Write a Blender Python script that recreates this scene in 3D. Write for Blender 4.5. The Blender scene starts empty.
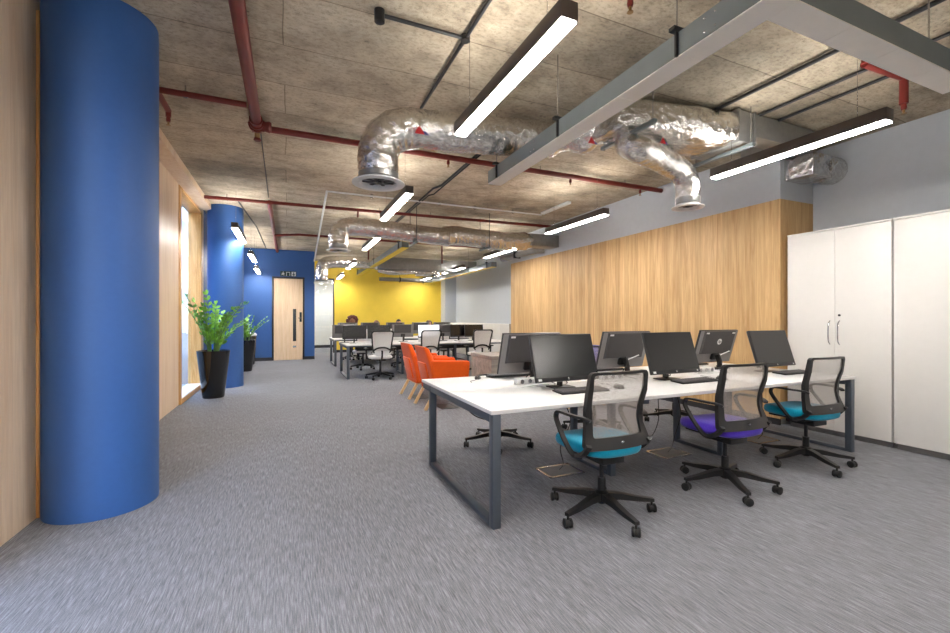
import bpy, bmesh, math, random
from mathutils import Vector, Matrix
random.seed(7)
PI = math.pi
scene = bpy.context.scene
COL = scene.collection

# ------------------------------------------------------------------ materials
def lin(c):
    return tuple(((v/255/12.92) if v/255 <= 0.04045 else ((v/255+0.055)/1.055)**2.4) for v in c)

class NT:
    def __init__(s, name):
        s.m = bpy.data.materials.new(name); s.m.use_nodes = True
        s.n = s.m.node_tree.nodes; s.l = s.m.node_tree.links
        s.b = s.n['Principled BSDF']; s.out = s.n['Material Output']
    def node(s, t, **kw):
        n = s.n.new(t)
        for k, v in kw.items():
            if k in n.inputs: n.inputs[k].default_value = v
            else: setattr(n, k, v)
        return n
    def link(s, a, b): s.l.new(a, b)
    def coord(s, scale=(1,1,1), kind='Object'):
        tc = s.node('ShaderNodeTexCoord'); mp = s.node('ShaderNodeMapping')
        mp.inputs['Scale'].default_value = scale
        s.link(tc.outputs[kind], mp.inputs['Vector']); return mp.outputs['Vector']
    def noise(s, vec, scale=5, detail=4, rough=0.55, dist=0):
        n = s.node('ShaderNodeTexNoise'); n.inputs['Scale'].default_value = scale
        n.inputs['Detail'].default_value = detail; n.inputs['Roughness'].default_value = rough
        n.inputs['Distortion'].default_value = dist
        s.link(vec, n.inputs['Vector']); return n.outputs['Fac']
    def ramp(s, fac, stops):
        r = s.node('ShaderNodeValToRGB'); e = r.color_ramp.elements
        while len(e) < len(stops): e.new(0.5)
        for i, (p, c) in enumerate(stops):
            e[i].position = p; e[i].color = (*c, 1) if len(c) == 3 else c
        s.link(fac, r.inputs['Fac']); return r.outputs['Color']
    def mix(s, a, b, fac, mode='MIX'):
        m = s.node('ShaderNodeMix'); m.data_type = 'RGBA'; m.blend_type = mode
        for sock, v in ((m.inputs[0], fac), (m.inputs[6], a), (m.inputs[7], b)):
            if hasattr(v, 'is_output'): s.link(v, sock)
            elif isinstance(v, (int, float)): sock.default_value = v
            else: sock.default_value = (*v, 1)
        return m.outputs[2]
    def bump(s, h, strength=0.3, dist=0.01):
        b = s.node('ShaderNodeBump'); b.inputs['Strength'].default_value = strength
        b.inputs['Distance'].default_value = dist
        s.link(h, b.inputs['Height']); s.link(b.outputs['Normal'], s.b.inputs['Normal'])
    def base(s, c):
        if hasattr(c, 'is_output'): s.link(c, s.b.inputs['Base Color'])
        else: s.b.inputs['Base Color'].default_value = (*c, 1)
    def set(s, rough=0.5, metal=0.0, spec=0.5, **kw):
        s.b.inputs['Roughness'].default_value = rough; s.b.inputs['Metallic'].default_value = metal
        s.b.inputs['Specular IOR Level'].default_value = spec
        for k, v in kw.items(): s.b.inputs[k].default_value = v

M = {}
def simple(name, c, rough=0.5, metal=0.0, var=0.06, scale=14, spec=0.5, bump=0.0, **kw):
    t = NT(name); v = t.coord()
    n = t.noise(v, scale, 3)
    c = lin(c)
    t.base(t.ramp(n, [(0.3, tuple(x*(1-var) for x in c)), (0.7, tuple(min(1, x*(1+var)) for x in c))]))
    t.set(rough, metal, spec, **kw)
    if bump: t.bump(t.noise(v, scale*12, 2), bump, 0.002)
    M[name] = t.m; return t.m

def fabric(name, c, rough=0.9, sc=350):
    t = NT(name); v = t.coord(); c = lin(c)
    n = t.noise(v, 9, 3); f = t.noise(v, sc, 2)
    a = t.ramp(f, [(0.3, tuple(x*0.8 for x in c)), (0.7, tuple(min(1, x*1.15) for x in c))])
    b = t.ramp(n, [(0.2, (0.88,)*3), (0.8, (1, 1, 1))])
    t.base(t.mix(a, b, 1.0, 'MULTIPLY')); t.set(rough, spec=0.2)
    t.b.inputs['Sheen Weight'].default_value = 0.2
    t.bump(f, 0.3, 0.002); M[name] = t.m

def mat_carpet():
    t = NT('carpet')
    v = t.coord((115, 6, 1)); a = t.noise(v, 1.6, 4, 0.62, 0.5)
    v2 = t.coord((240, 90, 1)); b = t.noise(v2, 1.5, 2, 0.7)
    v3 = t.coord((1, 1, 1)); big = t.noise(v3, 0.8, 2)
    c1 = t.ramp(a, [(0.28, lin((98, 99, 104))), (0.5, lin((130, 131, 137))), (0.72, lin((162, 164, 171)))])
    c2 = t.ramp(b, [(0.3, (0.66,)*3), (0.7, (1.0,)*3)])
    c = t.mix(c1, c2, 0.75, 'MULTIPLY')
    c = t.mix(c, t.ramp(big, [(0.3, (0.9,)*3), (0.7, (1, 1, 1))]), 1.0, 'MULTIPLY')
    t.base(c); t.set(0.95, spec=0.15); t.bump(a, 0.4, 0.006); M['carpet'] = t.m
mat_carpet()

def mat_concrete():
    t = NT('concrete')
    v = t.coord((1.4, 2.2, 1)); a = t.noise(v, 1.9, 8, 0.7, 0.15)
    v2 = t.coord((1, 1, 1)); b = t.noise(v2, 0.55, 4, 0.6)
    v3 = t.coord((12, 19, 1)); g = t.noise(v3, 2.0, 5, 0.75)
    p = t.noise(t.coord(), 11, 6, 0.8)
    c = t.ramp(a, [(0.28, lin((156, 144, 126))), (0.48, lin((198, 182, 158))), (0.72, lin((222, 208, 184)))])
    c = t.mix(c, t.ramp(b, [(0.38, (0.40, 0.41, 0.42)), (0.48, (0.82, 0.83, 0.84)), (0.62, (1, 1, 1))]), 0.85, 'MULTIPLY')
    c = t.mix(c, t.ramp(g, [(0.32, (0.56, 0.55, 0.53)), (0.52, (1, 1, 1))]), 0.9, 'MULTIPLY')
    c = t.mix(c, t.ramp(p, [(0.30, (0.35, 0.33, 0.3)), (0.40, (1, 1, 1))]), 0.85, 'MULTIPLY')
    # board joints of the shuttering
    br = t.node('ShaderNodeTexBrick')
    br.inputs['Scale'].default_value = 1.0; br.inputs['Mortar Size'].default_value = 0.006
    br.inputs['Mortar Smooth'].default_value = 0.4
    br.inputs['Brick Width'].default_value = 40; br.inputs['Row Height'].default_value = 0.61
    br.inputs['Color1'].default_value = (1, 1, 1, 1); br.inputs['Color2'].default_value = (0.78, 0.78, 0.78, 1)
    br.inputs['Mortar'].default_value = (0.35, 0.33, 0.31, 1)
    wn = t.node('ShaderNodeTexNoise'); wn.inputs['Scale'].default_value = 1.3; wn.inputs['Detail'].default_value = 4; t.link(t.coord(), wn.inputs['Vector'])
    wm = t.node('ShaderNodeVectorMath'); wm.operation = 'MULTIPLY_ADD'; wm.inputs[1].default_value = (0.05, 0.05, 0); t.link(wn.outputs['Color'], wm.inputs[0]); t.link(t.coord(), wm.inputs[2])
    t.link(wm.outputs[0], br.inputs['Vector'])
    c = t.mix(c, br.outputs['Color'], 0.85, 'MULTIPLY')
    t.base(c); t.set(0.85, spec=0.3); t.bump(g, 0.5, 0.01); M['concrete'] = t.m
mat_concrete()

def wood(name, dark, light, axis='z', sc=1.0, rough=0.45, plank=None):
    t = NT(name)
    s = {'z': (14, 14, 0.7), 'x': (0.7, 14, 14), 'y': (14, 0.7, 14)}[axis]
    v = t.coord(tuple(q*sc for q in s)); a = t.noise(v, 1.3, 6, 0.6, 1.2)
    v2 = t.coord(tuple(q*sc*4 for q in s)); b = t.noise(v2, 2.0, 3, 0.7)
    c = t.ramp(a, [(0.3, lin(dark)), (0.62, lin(light))])
    c = t.mix(c, t.ramp(b, [(0.3, (0.84,)*3), (0.7, (1, 1, 1))]), 0.8, 'MULTIPLY')
    if plank:
        w = t.node('ShaderNodeTexVoronoi'); w.inputs['Scale'].default_value = 1
        w.inputs['Randomness'].default_value = 0.25
        t.link(t.coord(plank), w.inputs['Vector'])
        sep = t.node('ShaderNodeSeparateColor'); t.link(w.outputs['Color'], sep.inputs['Color'])
        c = t.mix(c, t.ramp(sep.outputs['Red'], [(0, (0.84, 0.83, 0.8)), (1, (1, 1, 1))]), 1.0, 'MULTIPLY')
    t.base(c); t.set(rough, spec=0.35); t.bump(b, 0.08, 0.002); M[name] = t.m
wood('oak_cladding', (194, 152, 100), (226, 190, 138), 'z', 1.0, 0.5, (1e-4, 9, 1e-4))
wood('birch_panel', (224, 192, 158), (240, 216, 188), 'z', 0.6, 0.45)
wood('pine_frame', (196, 140, 78), (224, 176, 112), 'z', 1.2, 0.4)
wood('door_wood', (216, 184, 148), (234, 208, 176), 'z', 1.0, 0.4)
wood('beech_leg', (216, 172, 116), (236, 200, 150), 'z', 2.0, 0.4)
wood('grey_oak', (120, 112, 104), (156, 146, 136), 'x', 0.5, 0.5)

simple('blue_paint', (44, 86, 146), 0.55, var=0.03, scale=30, bump=0.15)
simple('grey_wall', (190, 195, 200), 0.7, var=0.02, bump=0.1)
simple('white_wall', (214, 216, 218), 0.7, var=0.02, bump=0.1)
simple('yellow_paint', (230, 198, 66), 0.6, var=0.03, scale=3, bump=0.1)
simple('cabinet_white', (222, 219, 214), 0.35, var=0.01)
simple('desk_white', (222, 221, 220), 0.3, var=0.01)
simple('slate_metal', (82, 90, 100), 0.4, metal=0.3, var=0.04)
simple('black_plastic', (18, 18, 19), 0.42, var=0.1)
simple('chair_frame', (27, 26, 26), 0.42, var=0.06)
simple('charcoal_plastic', (52, 51, 52), 0.45, var=0.06)
simple('monitor_back', (62, 60, 61), 0.4, var=0.05)
simple('monitor_side', (118, 116, 116), 0.35, var=0.05)
simple('rubber', (20, 20, 21), 0.6)
simple('bezel', (26, 25, 27), 0.35)
simple('screen', (14, 14, 16), 0.24, var=0.02, spec=0.6)
simple('silver', (190, 190, 192), 0.25, metal=0.9)
simple('chrome', (200, 200, 202), 0.15, metal=1.0)
simple('white_plastic', (226, 226, 224), 0.35)
simple('red_pipe', (108, 31, 23), 0.5, var=0.12, scale=8)
simple('brass', (150, 120, 80), 0.3, metal=0.8)
simple('black_metal', (30, 30, 32), 0.45, metal=0.2)
simple('steel_duct', (150, 150, 148), 0.36, metal=0.75, var=0.08)
simple('trunk_side', (112, 120, 122), 0.4, metal=0.35, var=0.06, scale=4)
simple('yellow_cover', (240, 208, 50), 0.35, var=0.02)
simple('trunk_cover', (250, 244, 232), 0.3, var=0.03, scale=6, **{'IOR': 1.4})
simple('lamp_body', (88, 78, 72), 0.4, metal=0.3)
simple('pot_black', (18, 18, 19), 0.08, spec=0.7)
simple('soil', (56, 42, 32), 0.95, var=0.3, scale=60)
simple('skirting', (44, 44, 50), 0.5)
simple('door_frame', (40, 34, 34), 0.45)
simple('dark_glass', (60, 62, 64), 0.1)
simple('red_tape', (196, 24, 34), 0.4)
simple('blue_tape', (50, 60, 130), 0.4)
simple('sign_green', (34, 60, 52), 0.4)
simple('skin', (196, 146, 118), 0.5)
simple('skin_dark', (140, 96, 72), 0.5)
simple('hair_auburn', (88, 38, 34), 0.6, var=0.5, scale=60)
simple('hair_brown', (104, 70, 48), 0.6, var=0.3, scale=60)
simple('hair_black', (26, 22, 22), 0.5, var=0.3, scale=60)
simple('facade', (96, 112, 128), 0.7)
simple('facade_dark', (38, 54, 76), 0.3)
simple('box_lid', (112, 110, 110), 0.7)
simple('key_grey', (84, 82, 84), 0.5)
simple('paving', (96, 98, 102), 0.9)
simple('leaf_green', (112, 170, 58), 0.3, var=0.45, scale=10)
simple('stem_green', (92, 134, 66), 0.5)
simple('grey_mesh_cloth', (150, 150, 150), 0.8)
fabric('teal_fabric', (0, 140, 172)); fabric('purple_fabric', (72, 46, 172)); fabric('orange_fabric', (234, 92, 20))
fabric('violet_fabric', (70, 66, 150)); fabric('white_fabric', (222, 220, 216)); fabric('shirt_dark', (50, 54, 66)); fabric('shirt_white', (220, 222, 226))
fabric('shirt_red', (150, 60, 50)); fabric('trousers', (40, 44, 60))

def mat_foil():
    t = NT('foil'); v = t.coord()
    a = t.noise(v, 12, 5, 0.65, 1.8)
    vo = t.node('ShaderNodeTexVoronoi'); vo.inputs['Scale'].default_value = 15; t.link(v, vo.inputs['Vector'])
    h = t.mix(a, vo.outputs['Distance'], 0.5)
    t.base(t.ramp(a, [(0.3, (0.62, 0.60, 0.56)), (0.7, (0.92, 0.91, 0.9))]))
    t.set(0.17, 1.0); t.bump(h, 0.7, 0.03); M['foil'] = t.m
mat_foil()

def mat_meshcloth(name, c, alpha):
    t = NT(name); c = lin(c); t.base(c); t.set(0.7, spec=0.3)
    tr = t.node('ShaderNodeBsdfTransparent'); mx = t.node('ShaderNodeMixShader')
    n = t.noise(t.coord((1, 1, 1)), 500, 1)
    r = t.ramp(n, [(0.35, (alpha-0.12,)*3), (0.65, (alpha+0.12,)*3)])
    t.link(r, mx.inputs[0]); t.link(tr.outputs[0], mx.inputs[1]); t.link(t.b.outputs[0], mx.inputs[2])
    t.link(mx.outputs[0], t.out.inputs['Surface']); M[name] = t.m
mat_meshcloth('back_mesh', (176, 168, 162), 0.47)
mat_meshcloth('white_mesh', (236, 234, 230), 0.8)

def mat_emit(name, c, s):
    t = NT(name); t.base((0.8, 0.8, 0.8)); t.b.inputs['Emission Color'].default_value = (*c, 1)
    t.b.inputs['Emission Strength'].default_value = s; M[name] = t.m
LAMP = 85.0
mat_emit('lamp_light', (1.0, 0.955, 0.90), LAMP)
mat_emit('uplight_fill', (1.0, 0.95, 0.89), LAMP*0.42)  # glow of the added strips that brighten the ceiling
mat_emit('lit_screen', (0.85, 0.9, 1.0), 0.75)

def mat_glass(name, tint=(0.95, 0.98, 1), refl=0.08):
    t = NT(name)
    tr = t.node('ShaderNodeBsdfTransparent'); tr.inputs[0].default_value = (*tint, 1)
    gl = t.node('ShaderNodeBsdfGlossy'); gl.inputs['Roughness'].default_value = 0.02
    lw = t.node('ShaderNodeLayerWeight'); lw.inputs['Blend'].default_value = 0.5
    pw = t.node('ShaderNodeMath'); pw.operation = 'POWER'; pw.inputs[1].default_value = 5.0; t.link(lw.outputs['Facing'], pw.inputs[0])
    fr = t.node('ShaderNodeMath'); fr.operation = 'MULTIPLY_ADD'; fr.inputs[1].default_value = 0.5; fr.inputs[2].default_value = 0.03; t.link(pw.outputs[0], fr.inputs[0])
    mx = t.node('ShaderNodeMixShader')
    t.link(fr.outputs[0], mx.inputs[0]); t.link(tr.outputs[0], mx.inputs[1]); t.link(gl.outputs[0], mx.inputs[2])
    t.link(mx.outputs[0], t.out.inputs['Surface']); M[name] = t.m
mat_glass('glass')

# ------------------------------------------------------------------ mesh builder
class MB:
    def __init__(s): s.bm = bmesh.new(); s.mats = []; s.mi = 0; s.cur = None
    def mat(s, name):
        if name not in s.mats: s.mats.append(name)
        s.mi = s.mats.index(name); return s
    def _fin(s, faces):
        for f in faces: f.material_index = s.mi
    def box(s, x0, x1, y0, y1, z0, z1, bev=0.0, mtx=None, seg=2):
        r = bmesh.ops.create_cube(s.bm, size=1.0)
        vs = r['verts']
        bmesh.ops.scale(s.bm, verts=vs, vec=(abs(x1-x0), abs(y1-y0), abs(z1-z0)))
        bmesh.ops.translate(s.bm, verts=vs, vec=((x0+x1)/2, (y0+y1)/2, (z0+z1)/2))
        faces = {f for v in vs for f in v.link_faces}
        s._fin(faces)
        if bev:
            ed = list({e for v in vs for e in v.link_edges})
            n0 = set(s.bm.verts)
            g = bmesh.ops.bevel(s.bm, geom=ed, offset=bev, segments=seg, affect='EDGES', profile=0.5)
            vs = list({v for f in g['faces'] for v in f.verts} | {v for v in vs if v.is_valid})
            s._fin({f for v in vs for f in v.link_faces})
        if mtx is not None: bmesh.ops.transform(s.bm, matrix=mtx, verts=vs)
        return s
    def beam(s, p, q, w, h, bev=0.0):
        p, q = Vector(p), Vector(q); d = q-p; L = d.length
        z = d.normalized(); up = Vector((0, 0, 1)) if abs(z.z) < 0.95 else Vector((0, 1, 0))
        x = up.cross(z).normalized(); y = z.cross(x)
        m = Matrix((x, y, z)).transposed().to_4x4(); m.translation = p
        return s.box(-w/2, w/2, -h/2, h/2, 0, L, bev, m)
    def ring(s, c, x, y, rx, ry=None, n=16, pw=None):
        ry = rx if ry is None else ry; out = []
        for i in range(n):
            a = 2*PI*i/n
            ca, sa = math.cos(a), math.sin(a)
            if pw: ca = math.copysign(abs(ca)**pw, ca); sa = math.copysign(abs(sa)**pw, sa)
            out.append(s.bm.verts.new(c + x*ca*rx + y*sa*ry))
        return out
    def skin(s, rings, cap0=True, cap1=True, closed=False):
        fs = []
        n = len(rings[0]); k = len(rings)
        for a in range(k if closed else k-1):
            r0, r1 = rings[a], rings[(a+1) % k]
            for i in range(n):
                fs.append(s.bm.faces.new((r0[i], r0[(i+1) % n], r1[(i+1) % n], r1[i])))
        if not closed:
            if cap0: fs.append(s.bm.faces.new(list(reversed(rings[0]))))
            if cap1: fs.append(s.bm.faces.new(rings[-1]))
        s._fin(fs); return s
    def frames(s, pts):
        pts = [Vector(p) for p in pts]; T = []
        for i in range(len(pts)):
            a = pts[max(0, i-1)]; b = pts[min(len(pts)-1, i+1)]
            T.append((b-a).normalized())
        up = Vector((0, 0, 1)) if abs(T[0].z) < 0.9 else Vector((1, 0, 0))
        x = up.cross(T[0]).normalized(); F = []
        for t in T:
            x = (x - t*x.dot(t)).normalized(); y = t.cross(x); F.append((x, y))
        return pts, F
    def tube(s, pts, r, n=12, rect=None, caps=True, jit=0):
        pts, F = s.frames(pts); rings = []
        for i, (p, (x, y)) in enumerate(zip(pts, F)):
            rr = r[i] if isinstance(r, (list, tuple)) else r
            if jit: rr *= 1 + random.uniform(-jit, jit)
            if rect:
                w, h = rect; rings.append([s.bm.verts.new(p + x*a*w/2 + y*b*h/2) for a, b in ((-1, -1), (1, -1), (1, 1), (-1, 1))])
            else: rings.append(s.ring(p, x, y, rr, n=n))
        return s.skin(rings, caps, caps)
    def cyl(s, p, q, r, r2=None, n=16):
        return s.tube([p, q], [r, r2 if r2 is not None else r], n)
    def lathe(s, prof, c=(0, 0, 0), n=24, axis='z'):
        c = Vector(c); ax = {'z': (Vector((1, 0, 0)), Vector((0, 1, 0)), Vector((0, 0, 1))),
                             'x': (Vector((0, 1, 0)), Vector((0, 0, 1)), Vector((1, 0, 0))),
                             'y': (Vector((0, 0, 1)), Vector((1, 0, 0)), Vector((0, 1, 0)))}[axis]
        rings = [s.ring(c + ax[2]*h, ax[0], ax[1], max(r, 1e-4), n=n) for r, h in prof]
        return s.skin(rings)
    def ball(s, c, r, seg=12, sc=(1, 1, 1)):
        g = bmesh.ops.create_uvsphere(s.bm, u_segments=seg, v_segments=max(6, seg*2//3), radius=1)
        bmesh.ops.scale(s.bm, verts=g['verts'], vec=(r*sc[0], r*sc[1], r*sc[2]))
        bmesh.ops.translate(s.bm, verts=g['verts'], vec=c)
        s._fin({f for v in g['verts'] for f in v.link_faces}); return s
    def prism(s, poly, z0, z1, mtx=None):
        a = [s.bm.verts.new((x, y, z0)) for x, y in poly]; b = [s.bm.verts.new((x, y, z1)) for x, y in poly]
        s.skin([a, b])
        if mtx is not None: bmesh.ops.transform(s.bm, matrix=mtx, verts=a+b)
        return s
    def build(s, name, mat=None, parent=None, smooth=40, **props):
        if mat and not s.mats: s.mats = [mat]
        me = bpy.data.meshes.new(name)
        bmesh.ops.recalc_face_normals(s.bm, faces=s.bm.faces)
        s.bm.to_mesh(me); s.bm.free()
        for m in (s.mats or [mat]): me.materials.append(M[m])
        if smooth:
            me.polygons.foreach_set('use_smooth', [True]*len(me.polygons))
            me.set_sharp_from_angle(angle=math.radians(smooth))
        o = bpy.data.objects.new(name, me); COL.objects.link(o)
        if parent: o.parent = parent
        for k, v in props.items(): o[k] = v
        return o

def cat(pts, n=8):
    P = [Vector(p) for p in pts]; P = [P[0]*2-P[1]] + P + [P[-1]*2-P[-2]]; out = []
    for i in range(1, len(P)-2):
        for k in range(n):
            t = k/n; a, b, c, d = P[i-1:i+3]
            out.append(0.5*((2*b) + (c-a)*t + (2*a-5*b+4*c-d)*t*t + (3*b-a-3*c+d)*t**3))
    out.append(P[-2]); return out

def thing(name, label, catg, loc=(0, 0, 0), rz=0, group=None):
    o = bpy.data.objects.new(name, None); COL.objects.link(o)
    o.empty_display_size = 0.1
    o.location = loc; o.rotation_euler = (0, 0, rz); o['label'] = label; o['category'] = catg
    if group: o['group'] = group
    return o
def tag(o, label, catg, group=None):
    o['label'] = label; o['category'] = catg
    if group: o['group'] = group
    return o
def struct(o): o['kind'] = 'structure'; return o
def kids(o): return [c for c in o.children]
def dup(root, loc, rz, label, swap=None):
    def rec(o, par):
        c = o.copy(); COL.objects.link(c); c.parent = par
        if swap and o.type == 'MESH' and any(m and m.name in swap for m in o.data.materials):
            c.data = o.data.copy()
            for i, m in enumerate(c.data.materials):
                if m and m.name in swap: c.data.materials[i] = M[swap[m.name]]
        for k in kids(o): rec(k, c)
        return c
    r = rec(root, None); r.location = loc; r.rotation_euler = (0, 0, rz); r['label'] = label
    return r

# ------------------------------------------------------------------ room
CH = 3.4
XL, XR, XB, XF = -1.5, 6.1, 5.45, 6.3
YB, YD, YY = -4.0, 14.55, 17.0
b = MB(); b.box(XL-0.25, XF+0.2, YB-0.2, YY+4, -0.12, 0); struct(b.build('floor', 'carpet', smooth=0))
b = MB(); b.box(XL-0.25, XF+0.2, YB-0.2, YY+4, CH, CH+0.2); struct(b.build('ceiling', 'concrete', smooth=0))
# left wall with two window openings
W1 = (7.84, 9.45, 0.07, 3.28); W2 = (0.3, 2.7, 0.07, 3.28)
def wall_x(name, mat, x0, x1, y0, y1, z0, z1, holes=()):
    b = MB(); y = y0
    for (a, c, d, e) in sorted(holes):
        if a > y: b.box(x0, x1, y, a, z0, z1)
        if d > z0: b.box(x0, x1, a, c, z0, d)
        if e < z1: b.box(x0, x1, a, c, e, z1)
        y = c
    if y < y1: b.box(x0, x1, y, y1, z0, z1)
    return struct(b.build(name, mat, smooth=0))
wall_x('wall_left', 'birch_panel', XL-0.2, XL, YB, 9.75, 0, CH, [W1, W2])
wall_x('wall_left', 'blue_paint', XL-0.2, XL, 9.75, YD+0.2, 0, CH)
b = MB()
for y in (3.72, 6.55): b.box(XL, XL+0.018, y-0.02, y+0.02, 0, CH-0.1, 0.003)
struct(b.build('trim_1', 'pine_frame'))
b = MB(); b.box(XL, XL+0.2, 5.0, 9.35, 3.3, CH); struct(b.build('trim_2', 'birch_panel'))
def window(n, w, mull):
    y0, y1, z0, z1 = w
    f = MB()
    f.box(XL-0.20, XL+0.012, y0-0.16, y0, z0-0.02, z1, 0.004)
    f.box(XL-0.20, XL+0.012, y1, y1+0.09, z0-0.02, z1, 0.004)
    f.box(XL-0.20, XL+0.03, y0-0.16, y1+0.09, 0, z0, 0.004)
    f.box(XL-0.20, XL+0.012, y0-0.16, y1+0.09, z1-0.03, z1+0.015, 0.004)
    for m in mull: f.box(XL-0.19, XL-0.12, m-0.03, m+0.03, z0, z1-0.03, 0.004)
    o = f.build(n, 'pine_frame'); struct(o)
    g = MB(); g.box(XL-0.21, XL+0.02, y0, y1, z0, z0+0.012, 0.002); g.build('sill', 'white_plastic', o)
    g = MB(); g.box(XL-0.165, XL-0.155, y0, y1, z0, z1-0.03); g.build('window_pane', 'glass', o, smooth=0)
window('window_1', W1, []); window('window_2', W2, [1.5])
# back wall behind the viewer
b = MB(); b.box(XL-0.2, XF+0.2, YB-0.2, YB, 0, CH); struct(b.build('wall_back', 'white_wall', smooth=0))
# right walls
b = MB()
b.box(XR, XF+0.2, YB, 3.32, 0, CH)
b.box(XB, XF+0.2, 3.32, 10.18, 2.74, CH)
b.box(XB+0.03, XF+0.2, 3.35, 10.15, 0, 2.74)
b.box(XF, XF+0.2, 10.18, YY, 0, CH)
b.box(5.82, XF, 16.5, YY, 0, CH)
struct(b.build('wall_right', 'grey_wall', smooth=0))
b = MB()
b.box(XB, XB+0.03, 3.32, 10.18, 0.08, 2.74); b.box(XB+0.03, XR, 3.32, 3.35, 0.08, 2.74); b.box(XB+0.03, XF, 10.15, 10.18, 0.08, 2.74)
struct(b.build('wall_right', 'oak_cladding', smooth=0))
b = MB(); b.box(XB+0.01, XB+0.03, 3.33, 10.17, 0, 0.08); b.box(XL, -0.45, YD-0.015, YD, 0, 0.1); b.box(0.475, 0.77, YD-0.015, YD, 0, 0.1)
b.box(1.66, 5.82, YY-0.015, YY, 0, 0.1); b.box(0.8, 3.4, YY+2.98, YY+3, 0, 0.12); b.box(XF-0.015, XF, 10.2, 16.5, 0, 0.1)
struct(b.build('baseboard_far', 'skirting', smooth=0))
# far blue wall with the door
DX0, DX1, DZ = -0.40, 0.425, 2.52
b = MB()
b.box(XL, DX0-0.05, YD, YD+0.2, 0, CH); b.box(DX1+0.05, 0.77, YD, YD+0.2, 0, CH); b.box(DX0-0.05, DX1+0.05, YD, YD+0.2, DZ+0.05, CH)
b.box(0.57, 0.77, YD+0.2, YY+0.12, 0, CH)
struct(b.build('wall_far', 'blue_paint', smooth=0))
b = MB(); b.box(1.6, 5.82, YY, YY+0.12, 0, CH); b.box(0.8, 1.6, YY, YY+0.12, 2.78, CH); struct(b.build('wall_far', 'yellow_paint', smooth=0))
b = MB()
b.box(0.6, 3.6, YY+3.0, YY+3.15, 0, CH); b.box(0.6, 0.8, YY, YY+3, 0, CH); b.box(3.45, 3.6, YY+0.12, YY+3, 0, CH)
struct(b.build('wall_far', 'white_wall', smooth=0))
# door
b = MB()
b.box(DX0-0.05, DX0, YD-0.02, YD+0.18, 0, DZ+0.05, 0.004); b.box(DX1, DX1+0.05, YD-0.02, YD+0.18, 0, DZ+0.05, 0.004)
b.box(DX0, DX1, YD-0.02, YD+0.18, DZ, DZ+0.05, 0.004)
d = struct(b.build('door_1', 'door_frame'))
b = MB(); b.box(DX0, DX1, YD+0.01, YD+0.055, 0.005, DZ-0.004); b.build('door_leaf', 'door_wood', d)
b = MB(); b.box(0.14, 0.235, YD, YD+0.015, 0.58, 1.58, 0.004); b.build('vision_panel', 'dark_glass', d)
b = MB(); b.mat('black_metal').box(0.33, 0.395, YD-0.005, YD+0.012, 1.18, 1.48, 0.006); b.mat('silver').cyl((0.29, YD-0.05, 1.3), (0.38, YD-0.05, 1.3), 0.011); b.cyl((0.37, YD-0.05, 1.3), (0.37, YD+0.01, 1.3), 0.012)
b.mat('silver').box(0.14, 0.235, YD+0.002, YD+0.012, 0.38, 0.44, 0.003); b.build('door_handle', None, d)
# exit sign: running figure, door, arrow
sg = thing('exit_sign', 'small dark exit sign with white running figure, door and arrow above the wooden door', 'sign', (0.0, YD, 2.645))
b = MB(); b.box(-0.22, 0.24, -0.014, 0.0, -0.06, 0.10, 0.004); b.build('sign_plate', 'sign_green', sg)
b = MB()
def fl(poly): 
    b.prism(poly, 0, 0.003, Matrix.Translation((0, -0.0145, 0)) @ Matrix.Rotation(PI/2, 4, 'X'))
b.ball((-0.135, -0.016, 0.065), 0.014, 10, (1, 0.15, 1))
fl([(-0.15, 0.045), (-0.13, 0.05), (-0.12, 0.01), (-0.1, -0.03), (-0.115, -0.035), (-0.135, 0.0), (-0.16, -0.02), (-0.19, -0.02), (-0.19, -0.008), (-0.165, -0.006)])
fl([(-0.18, 0.02), (-0.17, 0.04), (-0.11, 0.04), (-0.09, 0.02), (-0.1, 0.012), (-0.12, 0.028), (-0.16, 0.028), (-0.17, 0.012)])
for x0, x1, z0, z1 in ((-0.05, 0.06, 0.06, 0.075), (-0.05, -0.035, -0.04, 0.06), (0.045, 0.06, -0.04, 0.06)): fl([(x0, z0), (x1, z0), (x1, z1), (x0, z1)])
fl([(0.1, -0.045), (0.225, -0.045), (0.225, 0.085), (0.1, 0.085)])
b.build('pictogram', 'white_plastic', sg, smooth=0)
b = MB(); fl([(0.15, 0.07), (0.175, 0.07), (0.175, 0.0), (0.2, 0.02), (0.2, -0.01), (0.1625, -0.038), (0.125, -0.01), (0.125, 0.02), (0.15, 0.0)])
a = b.build('arrow', 'sign_green', sg, smooth=0); a.location = (0, -0.003, 0)
# glass screen beside the yellow wall
gs = thing('glass_partition', 'frameless glass screen with a row of white dots between blue and yellow walls', 'partition', (1.2, YY-0.0, 0))
b = MB(); b.box(-0.4, 0.37, 0.04, 0.052, 0.01, 2.76); b.build('pane', 'glass', gs, smooth=0)
b = MB(); b.box(0.36, 0.40, 0.0, 0.1, 0, 2.78); b.box(-0.4, 0.4, 0.0, 0.1, 2.74, 2.78); b.build('frame', 'door_frame', gs)
b = MB()
for z in (1.42, 0.95):
    for k in range(7): b.box(-0.34+k*0.1, -0.30+k*0.1, 0.034, 0.038, z, z+0.04, 0.001)
b.build('manifestation_dots', 'white_plastic', gs)

# columns
def column(x, y, r, lab):
    b = MB(); b.lathe([(r, 0), (r, 3.33), (r-0.003, CH)], (0, 0, 0), 64)
    o = b.build('column', 'blue_paint'); o.location = (x, y, 0); tag(o, lab, 'column'); o['group'] = 'round blue columns'
column(-1.185, 3.81, 0.314, 'large round blue column nearest the viewer at the left wall')
column(-1.09, 9.45, 0.30, 'farther round blue column behind the tall potted plant')

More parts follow.
